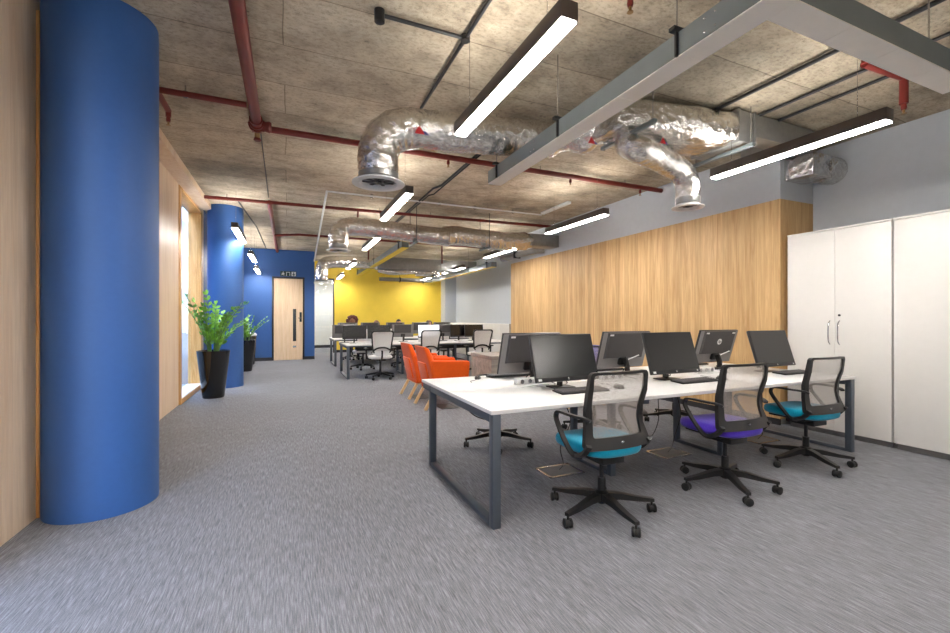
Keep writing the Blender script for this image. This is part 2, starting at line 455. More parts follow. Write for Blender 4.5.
# ------------------------------------------------------------------ outside the window
b = MB(); b.box(-40, XL-0.21, -20, 45, -0.3, -0.02); tag(b.build('pavement', 'paving', smooth=0), 'grey paved ground outside the window', 'pavement')
fc = thing('office_building', 'pale building with dark window bands seen through the left window', 'building', (-9, 14, -0.14))
b = MB(); b.box(-6, 0, -26, 110, 0, 14); b.build('facade', 'facade', fc, smooth=0)
for k in range(4):
    b = MB(); b.box(0.0, 0.05, -25, 109, 0.9+k*3.2, 2.7+k*3.2); w = b.build('window_band', 'facade_dark', fc, smooth=0)

# ------------------------------------------------------------------ pendant lamps
def lamp(x, y, rows, label, L=1.5, z=2.75):
    o = thing('pendant_light', label, 'light', (x, y+L/2, z), 0, 'linear pendant lights')
    b = MB(); b.box(-0.05, 0.05, -L/2, L/2, 0.004, 0.095, 0.003); b.build('housing', 'lamp_body', o)
    b = MB(); b.box(-0.042, 0.042, -L/2+0.008, L/2-0.008, -0.006, 0.01); b.build('diffuser', 'lamp_light', o)
    b = MB(); b.box(-0.03, 0.03, -L/2+0.02, L/2-0.02, 0.09, 0.098); b.build('added_uplight', 'uplight_fill', o)  # added glowing strip to lift the ceiling; the pendants themselves only shine down
    for s in (-1, 1):
        b = MB(); b.cyl((0, s*(L/2-0.2), 0.098), (0, s*(L/2-0.2), CH-z), 0.0022, n=6); b.build('suspension_wire', 'silver', o)
ords = ['nearest', 'second', 'third', 'fourth', 'farthest']
for k, (x, y, L) in enumerate([(1.255, 1.74, 1.46), (1.30, 4.93, 1.5), (1.50, 7.9, 1.5), (1.62, 11.7, 1.5), (1.70, 15.2, 1.5)]):
    lamp(x, y, 0, '%s slim lit pendant light of the middle row' % ords[k], L)
for k, (x, y, L) in enumerate([(4.06, 1.70, 1.44), (4.10, 4.83, 1.5), (4.38, 8.0, 1.5), (4.66, 11.6, 1.7), (4.72, 15.0, 1.6)]):
    lamp(x, y, 0, '%s slim lit pendant light of the right row' % ords[k], L)
for k, (y, z, L) in enumerate([(7.93, 2.75, 1.5), (11.1, 2.75, 1.5), (12.95, 2.62, 1.4)]):
    lamp(-0.79, y, 0, ['nearest slim lit pendant light of the left row beside the far column', 'middle slim lit pendant light of the left row', 'farthest slim lit pendant light of the left row by the blue wall'][k], L, z)
lamp(-0.6, -0.45, 0, 'added slim pendant light, out of view beside the viewer, brightening the near left panel')  # extra lamp out of view, added to brighten the underlit left wall panel
for k, x in enumerate((1.27, 4.08, -0.6)):
    lamp(x, -3.0 if k == 2 else -1.5, 0, ['slim pendant light behind the viewer in line with the middle row', 'slim pendant light behind the viewer in line with the right row', 'slim pendant light behind the viewer by the left wall'][k])
for x in (1.3, 2.6): lamp(x, YY+0.8, 0, ['slim pendant light on the left inside the glazed room', 'slim pendant light on the right inside the glazed room'][x > 2])

# ------------------------------------------------------------------ pipes and conduits
def pipe(name, label, catg, runs, mat, group=None, clips=None, sub=()):
    o = thing(name, label, catg, runs[0][0][0], 0, group); O = Vector(runs[0][0][0])
    b = MB()
    for pts, r in runs:
        b.tube([Vector(p)-O for p in pts], r, 12)
    b.build('pipe_run' if 'pipe' in name else 'conduit_run', mat, o)
    for c in (clips or []):
        q = MB(); p = Vector(c)-O; q.cyl(p + Vector((0, 0, -0.03)), p + Vector((0, 0, CH-c[2])), 0.007, n=8)
        q.tube([p+Vector((0.03*math.cos(a), 0, 0.03*math.sin(a))) for a in [i*PI/6 for i in range(13)]], 0.006, 6, caps=True)
        q.build('pipe_clip', 'silver' if mat != 'black_metal' else 'black_metal', o)
    for c in sub:
        q = MB(); p = Vector(c)-O
        q.mat('red_pipe').lathe([(0.016, 0.03), (0.02, 0.0), (0.016, -0.02)], p, 10)
        q.mat('brass').lathe([(0.010, -0.02), (0.008, -0.045), (0.02, -0.05), (0.02, -0.054)], p, 10)
        q.build('sprinkler_head', None, o)
    return o
Z1 = 3.32
j = pipe('sprinkler_pipe', 'wide red sprinkler main running along the ceiling towards the viewer', 'pipe',
     [([(-0.30, 5.05, Z1), (-0.30, YB+0.02, Z1)], 0.05)], 'red_pipe', clips=[(-0.3, 2.3, Z1), (-0.3, 0.2, Z1)])
q = MB()
q.lathe([(0.062, 0), (0.062, 0.03), (0.05, 0.03), (0.05, 0.10), (0.066, 0.10), (0.066, 0.13), (0.05, 0.13)], (0, -0.14, 0), 14, 'y')
for a in range(6): q.cyl((0.075*math.cos(a*PI/3), -0.02, 0.075*math.sin(a*PI/3)), (0.075*math.cos(a*PI/3), 0.04, 0.075*math.sin(a*PI/3)), 0.008, n=6)
q.lathe([(0.08, -0.005), (0.08, 0.02)], (0, 0, 0), 16, 'y'); q.lathe([(0.055, 0.0), (0.06, 0.02), (0.05, 0.04), (0.06, 0.08), (0.045, 0.1)], (0.04, 0.02, 0), 14, 'x')
q.build('flanged_joint', 'red_pipe', j)
q = MB(); q.mat('brass').cyl((0, 0.05, 0), (0, 0.10, -0.10), 0.026); q.mat('red_pipe').lathe([(0.03, -0.13), (0.04, -0.12), (0.03, -0.10)], (0, 0.105, 0.0), 14)
q.build('drain_valve', None, j)
pipe('sprinkler_pipe', 'red sprinkler pipe crossing the ceiling behind the near foil duct', 'pipe',
     [([(-0.20, 5.12, Z1), (XB-0.01, 5.12, Z1)], 0.035)], 'red_pipe', clips=[(1.45, 5.12, Z1), (3.2, 5.12, Z1), (4.7, 5.12, Z1)], sub=[(1.85, 5.12, 3.25), (3.7, 5.12, 3.25), (5.0, 5.12, 3.25)])
pipe('sprinkler_pipe', 'thin red sprinkler pipe above the near blue column with a short side branch', 'pipe',
     [([(-0.36, 4.62, Z1), (-1.08, 4.62, Z1)], 0.027), ([(-1.07, 4.62, Z1), (-1.07, 5.05, Z1), ], 0.027), ([(-1.07, 5.05, Z1), (-1.07, 5.05, Z1-0.06)], 0.024)], 'red_pipe', clips=[(-0.85, 4.62, Z1)], sub=[(-1.07, 5.05, Z1-0.09)])
pipe('sprinkler_pipe', 'red sprinkler pipe crossing the ceiling just before the far blue column', 'pipe',
     [([(-1.28, 8.4, Z1), (5.42, 8.1, Z1)], 0.03), ([(-0.30, 8.36, Z1), (-0.30, 14.4, Z1)], 0.04), ([(1.2, 8.28, Z1), (1.2, 8.28, 2.97)], 0.016)], 'red_pipe', clips=[(-0.95, 8.385, Z1), (1.6, 8.27, Z1), (2.6, 8.23, Z1), (4.2, 8.15, Z1)], sub=[(1.2, 8.28, 2.95)])
pipe('sprinkler_pipe', 'distant red sprinkler pipe crossing above the yellow office end', 'pipe',
     [([(0.25, 11.3, Z1), (5.6, 11.3, Z1)], 0.03), ([(-0.30, 11.3, Z1-0.06), (0.25, 11.3, Z1)], 0.03), ([(1.9, 11.3, Z1), (1.9, 11.3, 2.8)], 0.02), ([(3.9, 11.3, Z1), (3.9, 11.3, 2.8)], 0.02)], 'red_pipe', clips=[(1.0, 11.3, Z1), (4.6, 11.3, Z1)])
pipe('sprinkler_pipe', 'short red sprinkler pipe with drop at the right above the longest light', 'pipe',
     [([(4.2, 1.92, Z1), (4.72, 1.88, Z1-0.02)], 0.03), ([(4.70, 1.88, Z1), (4.70, 1.88, Z1-0.24)], 0.03), ([(4.2, 1.92, Z1), (4.2, 1.92, CH-0.005)], 0.02)], 'red_pipe', sub=[(4.70, 1.88, Z1-0.27)])
pipe('sprinkler_drop', 'short brass and red sprinkler drop at the top of the ceiling', 'sprinkler',
     [([(1.97, 2.1, CH-0.002), (1.97, 2.1, 3.28)], 0.018)], 'red_pipe', sub=[(1.97, 2.1, 3.27)])
pipe('ceiling_conduit', 'black conduit on the concrete with a side branch ending in a sensor', 'conduit',
     [([(1.2, YB+0.02, 3.36), (1.2, 4.1, 3.36)], 0.014), ([(0.57, 2.95, 3.36), (1.2, 2.95, 3.36)], 0.014)], 'black_metal')
o = [x for x in bpy.data.objects if x.get('label', '').startswith('black conduit on the')][0]
q = MB(); O = Vector((1.2, YB+0.02, 3.36))
q.lathe([(0.035, 0.03), (0.035, -0.05), (0.02, -0.055)], Vector((0.57, 2.95, 3.36))-O, 16); q.build('sensor', 'black_plastic', o)
q = MB(); q.lathe([(0.035, 0.02), (0.035, -0.02)], Vector((1.2, 2.95, 3.36))-O, 12)

q.build('junction_box', 'black_plastic', o)
pipe('ceiling_conduit', 'dark cable bundle strapped along the ceiling between middle lights', 'conduit',
     [([(2.2, 4.3, 3.37), (2.2, 6.4, 3.37), (2.13, 6.6, 3.37), (2.13, 9.6, 3.37)], 0.017), ([(2.24, 4.3, 3.37), (2.24, 6.9, 3.37), (2.18, 7.0, 3.37), (2.17, 9.5, 3.37)], 0.011)], 'black_metal')
pipe('ceiling_conduit', 'longest of the black conduits above the pale trunking on the right', 'conduit', [([(3.9, YB+0.05, 3.37), (3.9, 3.2, 3.37)], 0.018)], 'black_metal')
pipe('ceiling_conduit', 'middle black conduit passing above the steel duct at right', 'conduit', [([(4.42, 0.6, 3.37), (4.42, 3.2, 3.37)], 0.014)], 'black_metal')
pipe('ceiling_conduit', 'rightmost black conduit passing above the steel duct', 'conduit', [([(4.72, 0.6, 3.37), (4.72, 3.2, 3.37)], 0.014)], 'black_metal')
pipe('ceiling_conduit', 'thin black conduit along the ceiling towards the door', 'conduit', [([(-0.82, 8.6, 3.375), (-0.66, 11, 3.375), (-0.6, 14.4, 3.375)], 0.012)], 'black_metal')
pipe('ceiling_conduit', 'hairline grey cable on the concrete in line with the red main', 'conduit', [([(-0.28, 5.25, 3.39), (-0.31, 8.3, 3.39)], 0.006)], 'black_metal')
pipe('ceiling_conduit', 'white conduit crossing the ceiling behind the near foil duct with a slanting end', 'conduit',
     [([(0.58, 7.4, 3.36), (4.65, 7.4, 3.36)], 0.014), ([(0.58, 7.4, 3.36), (0.66, 12.6, 2.86)], 0.018)], 'white_plastic', clips=[(1.3, 7.4, 3.36), (2.5, 7.4, 3.36), (3.2, 7.4, 3.36), (4.0, 7.4, 3.36)])
b = MB(); b.box(4.60, 4.68, 6.45, 7.35, 3.355, 3.4, 0.004); tag(b.build('cable_tray', 'white_plastic'), 'short white tray on the ceiling beyond the second right light', 'tray')

# ------------------------------------------------------------------ trunking beams
def trunk(label, segs, Zb=2.75, H=0.13, loc=(0, 0, 0), rods=(), joints=(), cover='trunk_cover'):
    o = thing('cable_trunking', label, 'trunking', loc)
    b = MB()
    for x0, x1, y0, y1 in segs:
        b.box(x0, x1, y0, y0+0.004, Zb, Zb+H); b.box(x0, x1, y1-0.004, y1, Zb, Zb+H)
        b.box(x0, x0+0.004, y0, y1, Zb, Zb+H); b.box(x1-0.004, x1, y0, y1, Zb, Zb+H); b.box(x0, x1, y0, y1, Zb+0.002, Zb+0.006)
    b.build('channel', 'trunk_side', o, smooth=0)
    for x0, x1, y0, y1 in segs:
        lx, ly = x1-x0, y1-y0; n = max(1, round(max(lx, ly)/0.5))
        for k in range(n):
            b = MB()
            if ly > lx: b.box(x0, x1, y0+k*ly/n+0.0015, y0+(k+1)*ly/n-0.0015, Zb-0.006, Zb)
            else: b.box(x0+k*lx/n+0.0015, x0+(k+1)*lx/n-0.0015, y0, y1, Zb-0.006, Zb)
            b.build('cover_panel', cover, o, smooth=0)
    for x, y in rods:
        b = MB(); b.cyl((x, y, Zb+0.02), (x, y, CH-0.001), 0.005, n=8); b.build('hanger_rod', 'silver', o)
        b = MB(); b.box(x-0.013, x+0.013, y-0.006, y+0.006, Zb-0.004, Zb+H+0.03); b.box(x-0.04, x+0.04, y-0.02, y+0.02, Zb+H, Zb+H+0.02); b.build('bracket', 'black_metal', o)
    b = MB()
    for x, y in joints:
        for zz in (0.03, 0.1):
            for dx in (-0.03, 0.03):
                if segs[0][0]-0.01 < x < segs[0][1]+0.01: b.ball((x-0.001, y+dx, Zb+zz), 0.006, 6)
                else: b.ball((x+dx, y, Zb+zz), 0.006, 6)
    if joints: b.build('rivets', 'silver', o)
trunk('L-shaped grey trunking with pale underside hanging nearest the viewer', [(1.98, 2.13, 1.22, 4.22), (2.13, 3.88, 1.22, 1.36)], rods=[(1.975, 1.75), (1.975, 2.9), (1.975, 4.0), (2.35, 1.36), (3.7, 1.36)], joints=[(1.98, 1.55), (2.6, 1.365), (1.98, 3.3)])
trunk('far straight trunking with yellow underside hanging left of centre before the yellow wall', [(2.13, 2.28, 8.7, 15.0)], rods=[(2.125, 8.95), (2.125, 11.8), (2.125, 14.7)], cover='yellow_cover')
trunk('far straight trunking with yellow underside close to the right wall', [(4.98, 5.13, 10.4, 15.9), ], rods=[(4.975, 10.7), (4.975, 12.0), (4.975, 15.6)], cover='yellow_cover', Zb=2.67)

# ------------------------------------------------------------------ foil ducts
def diffuser(parent, p, r):
    p = Vector(p)
    b = MB(); b.lathe([(r*0.78, 0.10), (r*0.80, 0.10), (r*0.80, 0.035), (r*0.78, 0.03)], p, 28); b.build('collar', 'steel_duct', parent)
    b = MB()
    prof = [(r*0.70, 0.04), (r*0.74, 0.02), (r*0.80, 0.004), (r*1.05, 0.0), (r*1.05, -0.008), (r*0.76, -0.010), (r*0.68, 0.005), (r*0.68, 0.04)]
    rings = [b.ring(p+Vector((0, 0, h)), Vector((1, 0, 0)), Vector((0, 1, 0)), q, n=28) for q, h in prof]
    b.skin(rings, closed=True); df = b.build('diffuser_ring', 'white_plastic', parent)
    b = MB()
    for k in range(8):
        a = k*PI/4; b.beam(p+Vector((0.02*math.cos(a), 0.02*math.sin(a), 0.012)), p+Vector((r*0.7*math.cos(a+0.3), r*0.7*math.sin(a+0.3), 0.02)), 0.03, 0.003)
    b.lathe([(0.03, 0.03), (0.03, 0.0), (0.01, -0.005)], p, 12); b.lathe([(r*0.68, 0.07), (r*0.68, 0.075)], p, 20)
    b.build('blades', 'charcoal_plastic', df)
def flex(pts, r, n=7, jit=0.035):
    b = MB(); c = cat(pts, n); b.tube(c, r, 24, jit=jit); return b
def tape(parent, p, s=0.05, d=(0, -1, 0), name='warning_tape'):
    p = Vector(p); b = MB()
    m = Matrix.Translation(p) @ Matrix.Rotation(PI/2, 4, 'X')
    b.mat('red_tape').prism([(-s, -s*0.6), (s, -s*0.6), (0, s)], -0.004, 0.004, m)
    b.mat('blue_tape').prism([(s*0.1, -s*0.6), (s*1.9, -s*0.6), (s*1.2, 0), (s*0.7, 0)], -0.003, 0.003, m)
    b.build(name, None, parent)
dA = thing('foil_duct', 'large near silver foil duct bending down to a round diffuser over the walkway', 'duct', (0, 0, 0), 0, 'foil ducts')
flex([(0.74, 3.87, 2.58), (0.74, 3.87, 2.78), (0.82, 3.86, 2.93), (1.0, 3.85, 3.02), (1.3, 3.84, 3.04), (1.7, 3.84, 3.08), (2.1, 3.84, 3.12), (2.45, 3.82, 3.15)], 0.18).build('flexible_hose', 'foil', dA)
b = MB(); c = cat([(2.42, 3.82, 3.15), (2.6, 3.74, 3.16), (2.8, 3.55, 3.18), (2.95, 3.35, 3.19), (3.1, 3.3, 3.2)], 5)
b.tube(c, [0.165+0.03*math.sin(i*0.9) for i in range(len(c))], 20, jit=0.05); b.build('crumpled_wrap', 'foil', dA)
b = MB()
nx, ny = 9, 8
def plen(x, y, z):  # lumpy foil wrapped plenum
    return (x+random.uniform(-.008, .008), y+random.uniform(-.012, .012), z+random.uniform(-.008, .008))
rings = []
for i in range(nx+1):
    t = i/nx; x = 2.75+1.35*t; hw = 0.22+0.06*min(1, t*2.2); zc = 3.19+0.02*t; hh = 0.155
    yc = 3.30-0.14*t
    pts = []
    for k in range(ny*4):
        a = 2*PI*k/(ny*4); ca, sa = math.cos(a), math.sin(a); p = 0.45
        pts.append(b.bm.verts.new(plen(x, yc+math.copysign(abs(ca)**p, ca)*hw, zc+math.copysign(abs(sa)**p, sa)*hh)))
    rings.append(pts)
b.skin(rings); b.build('wrapped_plenum', 'foil', dA)
b = MB(); b.box(4.10, 4.34, 2.89, 3.43, 3.06, 3.37, 0.004); b.box(4.09, 4.12, 2.88, 3.44, 3.05, 3.38, 0.003); b.box(4.33, 4.35, 2.88, 3.44, 3.05, 3.38, 0.002); b.box(4.35, 5.30, 2.89, 3.08, 3.14, 3.37, 0.004); b.box(5.14, 5.44, 2.90, 3.60, 3.22, 3.37, 0.004); b.build('steel_section', 'steel_duct', dA)
for x in (2.93, 4.22):
    b = MB(); b.box(x-0.02, x+0.02, 2.82, 3.52, 3.0, 3.035, 0.002); s_ = b.build('support_channel', 'trunk_side', dA)
    for y in (2.85, 3.48):
        b = MB(); b.cyl((x, y, 2.985), (x, y, CH-0.001), 0.006, n=8); b.build('threaded_rod', 'silver', s_)
diffuser(dA, (0.74, 3.87, 2.50), 0.22)
tape(dA, (1.05, 3.64, 2.93), 0.045); tape(dA, (2.72, 3.42, 3.03), 0.04)
dB = thing('foil_duct', 'short foil branch duct curling under the plenum to its own diffuser', 'duct', (0, 0, 0), 0, 'foil ducts')
flex([(3.12, 3.32, 3.02), (2.98, 3.20, 2.96), (3.04, 3.12, 2.89), (3.33, 3.2, 2.89), (3.62, 3.33, 2.91), (3.82, 3.36, 2.88), (3.93, 3.35, 2.75), (3.94, 3.35, 2.57)], 0.125, 7, 0.03).build('flexible_hose', 'foil', dB)
diffuser(dB, (3.94, 3.35, 2.49), 0.155); tape(dB, (3.25, 3.04, 2.97), 0.035)
dC = thing('foil_duct', 'second foil duct run farther down the office with an elbow at its left end', 'duct', (0, 0, 0), 0, 'foil ducts')
flex([(0.82, 8.0, 2.6), (0.82, 8.0, 2.75), (0.9, 8.0, 2.88), (1.1, 8.0, 2.94), (1.6, 8.0, 2.93), (2.3, 8.0, 2.90), (2.85, 8.0, 2.88)], 0.17).build('flexible_hose', 'foil', dC)
flex([(2.8, 8.05, 2.9), (3.1, 8.1, 2.95), (3.6, 8.1, 2.93), (4.3, 8.1, 2.92), (4.8, 8.1, 2.97)], [0.15]+[0.19]*26+[0.16, 0.15], 7).build('wrapped_plenum', 'foil', dC)
b = MB(); b.box(4.75, 5.44, 7.95, 8.3, 2.85, 3.1, 0.004); b.build('steel_section', 'steel_duct', dC)
for x in (2.2, 3.7):
    b = MB(); b.box(x-0.02, x+0.02, 7.8, 8.3, 2.70, 2.73); s_ = b.build('support_channel', 'trunk_side', dC)
    for y in (7.82, 8.28):
        b = MB(); b.cyl((x, y, 2.7), (x, y, CH-0.001), 0.006, n=8); b.build('threaded_rod', 'black_metal', s_)
diffuser(dC, (0.82, 8.0, 2.5), 0.2)
dD = thing('foil_duct', 'most distant foil duct across the ceiling before the yellow wall', 'duct', (0, 0, 0), 0, 'foil ducts')
flex([(0.85, 12.6, 2.35), (0.85, 12.6, 2.6), (0.92, 12.6, 2.78), (1.15, 12.6, 2.86), (1.8, 12.6, 2.88), (2.4, 12.6, 2.88)], 0.17).build('flexible_hose', 'foil', dD)
b = MB(); b.box(2.35, 5.4, 12.35, 12.85, 2.72, 3.05, 0.004)
for x in (3.2, 4.2, 5.1): b.box(x, x+0.03, 12.34, 12.86, 2.71, 3.06)
b.build('steel_section', 'steel_duct', dD)
flex([(3.5, 12.6, 2.66), (3.8, 12.55, 2.66), (4.06, 12.55, 2.68), (4.14, 12.55, 2.63), (4.14, 12.55, 2.52)], 0.11).build('branch_hose', 'foil', dD)
flex([(2.4, 12.6, 2.70), (2.8, 12.5, 2.64), (3.2, 12.5, 2.67), (3.5, 12.6, 2.70)], 0.09).build('branch_hose', 'foil', dD)
diffuser(dD, (0.85, 12.6, 2.27), 0.2); diffuser(dD, (4.14, 12.55, 2.44), 0.16)
dE = thing('wall_damper', 'foil-wrapped damper box and short round spigot on the grey wall above the cabinets', 'duct', (0, 0, 0))
b = MB(); b.box(5.5, 5.88, 2.99, 3.31, 2.95, 3.21, 0.012); b.build('damper_box', 'foil', dE)
b = MB(); b.tube(cat([(5.86, 3.12, 3.08), (5.98, 3.10, 3.08), (6.09, 3.09, 3.08)], 4), 0.16, 20, jit=0.03); b.build('spigot', 'foil', dE)
dF = thing('wall_duct', 'slim grey round duct with a dark elbow along the right wall', 'duct', (0, 0, 0))
b = MB(); b.tube(cat([(5.2, 10.2, 2.86), (5.22, 9.2, 2.86), (5.25, 8.75, 2.86), (5.30, 8.6, 2.86), (5.42, 8.5, 2.86)], 5), 0.07, 14); b.build('duct_run', 'steel_duct', dF)
b = MB(); b.box(5.12, 5.3, 9.4, 9.44, 2.78, 2.94); b.cyl((5.21, 9.42, 2.9), (5.21, 9.42, CH-0.001), 0.006, n=8); b.build('bracket', 'black_metal', dF)
dG = thing('ventilation_tube', 'slim grey horizontal tube hanging in front of the yellow wall', 'duct', (4.0, 15.8, 2.72))
b = MB(); b.tube([(-0.95, 0, 0), (1.0, 0, 0)], 0.07, 16); b.build('tube', 'steel_duct', dG)
for x in (-0.2, 0.7):
    b = MB(); b.cyl((x, 0, -0.12), (x, 0, CH-2.722), 0.008, n=8); b.box(x-0.02, x+0.02, -0.08, 0.08, -0.08, 0.08); b.build('hanger', 'black_metal', dG)

# ------------------------------------------------------------------ cabinets on the right
def cabinet(y1, label):
    D, W, H = XR-5.5, 0.98, 2.29
    o = thing('storage_cabinet', label, 'cabinet', (5.5, y1-W/2, 0), 0, 'tall white cupboards')
    b = MB(); b.box(0.02, D-0.005, -W/2+0.002, W/2-0.002, 0.06, H, 0.002); b.box(0.06, D-0.005, -W/2+0.01, W/2-0.01, 0.0, 0.06); b.box(-0.004, D-0.005, -W/2+0.001, W/2-0.001, H-0.022, H, 0.001); b.build('body', 'cabinet_white', o)
    b = MB(); b.box(0.045, 0.06, -W/2+0.01, W/2-0.01, 0.002, 0.055); b.build('plinth', 'monitor_side', o)
    for s in (-1, 1):
        b = MB(); y0, yb = (0.0015, W/2-0.003) if s > 0 else (-W/2+0.003, -0.0015)
        b.box(0, 0.019, y0, yb, 0.065, H-0.025, 0.0015); dr = b.build('door', 'cabinet_white', o)
        b = MB(); y = s*0.045
        b.tube(cat([(-0.0, y, 1.01), (-0.026, y, 1.04), (-0.034, y, 1.10), (-0.034, y, 1.18), (-0.026, y, 1.24), (0, y, 1.27)], 5), 0.0055, 8); b.build('handle', 'chrome', dr)
        if s < 0:
            b = MB(); b.lathe([(0.012, -0.006), (0.012, 0)], (0, -0.045, 1.33), 14, 'x'); b.box(-0.02, -0.004, -0.05, -0.04, 1.322, 1.338); b.build('lock', 'black_metal', dr)
cabinet(3.27, 'tall white two-door cabinet next to the wood cladding')
cabinet(2.28, 'tall white cabinet cut by the right edge of the photo')
cabinet(1.29, 'tall white cabinet outside the photo, next towards the viewer')

# ------------------------------------------------------------------ bench desks
def bench(label, loc, W=3.94, Dp=1.5, cells=3, cable=True):
    o = thing('bench_desk', label, 'desk', loc, 0, 'white bench desks'); cw = W/cells
    for i in range(cells):
        for j_ in range(2):
            b = MB(); y0, y1 = (0, Dp/2-0.006) if j_ == 0 else (Dp/2+0.006, Dp)
            b.box(i*cw+0.001, (i+1)*cw-0.001, y0, y1, 0.705, 0.73, 0.002); b.build('desktop', 'desk_white', o)
    for x in (0.012, W-0.085):
        b = MB(); b.box(x, x+0.055, 0.0, 0.055, 0, 0.705, 0.003); b.box(x, x+0.055, Dp-0.24, Dp-0.185, 0, 0.705, 0.003)
        b.box(x, x+0.055, 0.056, Dp-0.01, 0.65, 0.704, 0.003); b.box(x, x+0.055, 0.055, Dp-0.24, 0.0, 0.03, 0.003); b.build('end_frame', 'slate_metal', o)
    for i in range(1, cells):
        x = i*cw-0.025; b = MB()
        b.box(x, x+0.05, 0.42, 0.47, 0, 0.66, 0.003); b.box(x, x+0.05, Dp-0.57, Dp-0.52, 0, 0.66, 0.003)
        b.box(x, x+0.05, 0.06, Dp-0.06, 0.66, 0.704, 0.003); b.box(x, x+0.05, 0.47, Dp-0.57, 0, 0.03, 0.003); b.build('inner_frame', 'slate_metal', o)
    b = MB()
    for y in (0.16, Dp-0.2): b.box(0.07, W-0.07, y, y+0.04, 0.665, 0.70)
    b.build('crossbeam', 'slate_metal', o)
    b = MB(); b.box(0.3, W-0.3, Dp/2-0.12, Dp/2+0.12, 0.55, 0.56)
    b.box(0.3, W-0.3, Dp/2-0.12, Dp/2-0.115, 0.56, 0.64); b.box(0.3, W-0.3, Dp/2+0.115, Dp/2+0.12, 0.56, 0.64)
    for i in range(cells):
        for s in (-1, 1): b.box(i*cw+0.5, i*cw+0.53, Dp/2+s*0.12-0.003, Dp/2+s*0.12+0.003, 0.56, 0.70)
    b.build('cable_basket', 'black_metal', o)
    return o
BX, BY = 1.14, 2.385
bench('large white bench desk with slate frame nearest the viewer', (BX, BY, 0))
bench('white bench desk in the middle distance behind the orange armchairs', (1.13, 9.45, 0))
bench('farthest white bench desk before the yellow wall', (1.13, 12.1, 0))

# floor boxes
def fbox(cx, cy, rz, label, dark=False):
    o = thing('floor_box', label, 'floor box', (cx, cy, 0), rz, 'floor boxes')
    b = MB(); w, d = 0.17, 0.125
    b.box(-w, w, -d, -d+0.02, 0.0, 0.006); b.box(-w, w, d-0.02, d, 0.0, 0.006); b.box(-w, -w+0.02, -d, d, 0, 0.006); b.box(w-0.02, w, -d, d, 0, 0.006)
    b.build('rim', 'charcoal_plastic' if dark else 'silver', o)
    b = MB(); b.box(-w+0.02, w-0.02, -d+0.02, d-0.02, 0, 0.003); b.build('lid', 'charcoal_plastic' if dark else 'box_lid', o)
fbox(2.12, 3.09, 0, 'silver-rimmed floor box under the desk behind the nearest chair')
fbox(3.36, 3.08, 0, 'silver-rimmed floor box under the desk behind the purple chair')
fbox(4.62, 3.04, 0, 'silver-rimmed floor box under the desk behind the rightmost chair')
fbox(2.14, 6.0, PI/2, 'dark floor box on the carpet below the nearer orange armchair', True)
fbox(2.0, 6.9, PI/2, 'dark floor box on the carpet below the farther orange armchair', True)

# ------------------------------------------------------------------ task chair (near)
def yb(z):  # rear curve of the backrest
    t = (z-0.49)/0.475
    return -0.18 + 0.045*math.sin(PI*min(1, max(0, t*1.25))) - 0.0*max(0, t)
def rounded(w0, w1, z0, z1, r, n=6):   # outline in x,z ; w0 bottom half width, w1 top half width
    pts = []
    cs = [(w0-r, z0+r, -PI/2), (w1-r, z1-r, 0), (-w1+r, z1-r, PI/2), (-w0+r, z0+r, PI)]
    for cx, cz, a0 in cs:
        for k in range(n+1):
            a = a0 + (PI/2)*k/n; pts.append((cx+r*math.cos(a), cz+r*math.sin(a)))
    return pts
def dens(p, k=4):
    out = []
    for i in range(len(p)):
        a, c = p[i], p[(i+1) % len(p)]; L = math.hypot(a[0]-c[0], a[1]-c[1]); m = k if L > 0.1 else 1
        for j in range(m): out.append((a[0]+(c[0]-a[0])*j/m, a[1]+(c[1]-a[1])*j/m))
    return out
def star_base(o, R=0.32, mat='black_plastic', rot=0.0, arms=5, hub=0.13):
    for k in range(arms):
        a = rot+2*PI*k/arms; m = Matrix.Rotation(a, 4, 'Z')
        b = MB(); rings = []
        for t, w, h, z in ((0.02, 0.05, 0.05, hub-0.01), (0.12, 0.045, 0.04, hub-0.015), (0.24, 0.036, 0.03, hub-0.035), (R, 0.03, 0.02, hub-0.045)):
            rings.append([b.bm.verts.new(m @ Vector((t, s*w/2, z+q*h/2))) for s, q in ((-1, -1), (1, -1), (1, 1), (-1, 1))])
        b.skin(rings); lg = b.build('base_leg', mat, o)
        b = MB(); b.mat(mat).cyl(m @ Vector((R-0.012, 0, 0.05)), m @ Vector((R-0.012, 0, hub-0.045)), 0.008, n=8)
        ca = random.uniform(-1, 1)+a; c = m @ Vector((R-0.012, 0, 0.03)); ax = Vector((math.cos(ca), math.sin(ca), 0)); up = Vector((0, 0, 1)); sd = ax.cross(up)
        for s in (-1, 1):
            b.mat('rubber'); rr = [b.ring(c+ax*s*h, sd, up, r, n=14) for r, h in ((0.022, 0.008), (0.029, 0.011), (0.029, 0.023), (0.02, 0.027))]
            b.skin(rr)
        b.mat(mat); rr = [b.ring(c+ax*h, sd, up, 0.024, n=10) for h in (-0.009, 0.009)]; b.skin(rr)
        b.build('caster', None, lg)
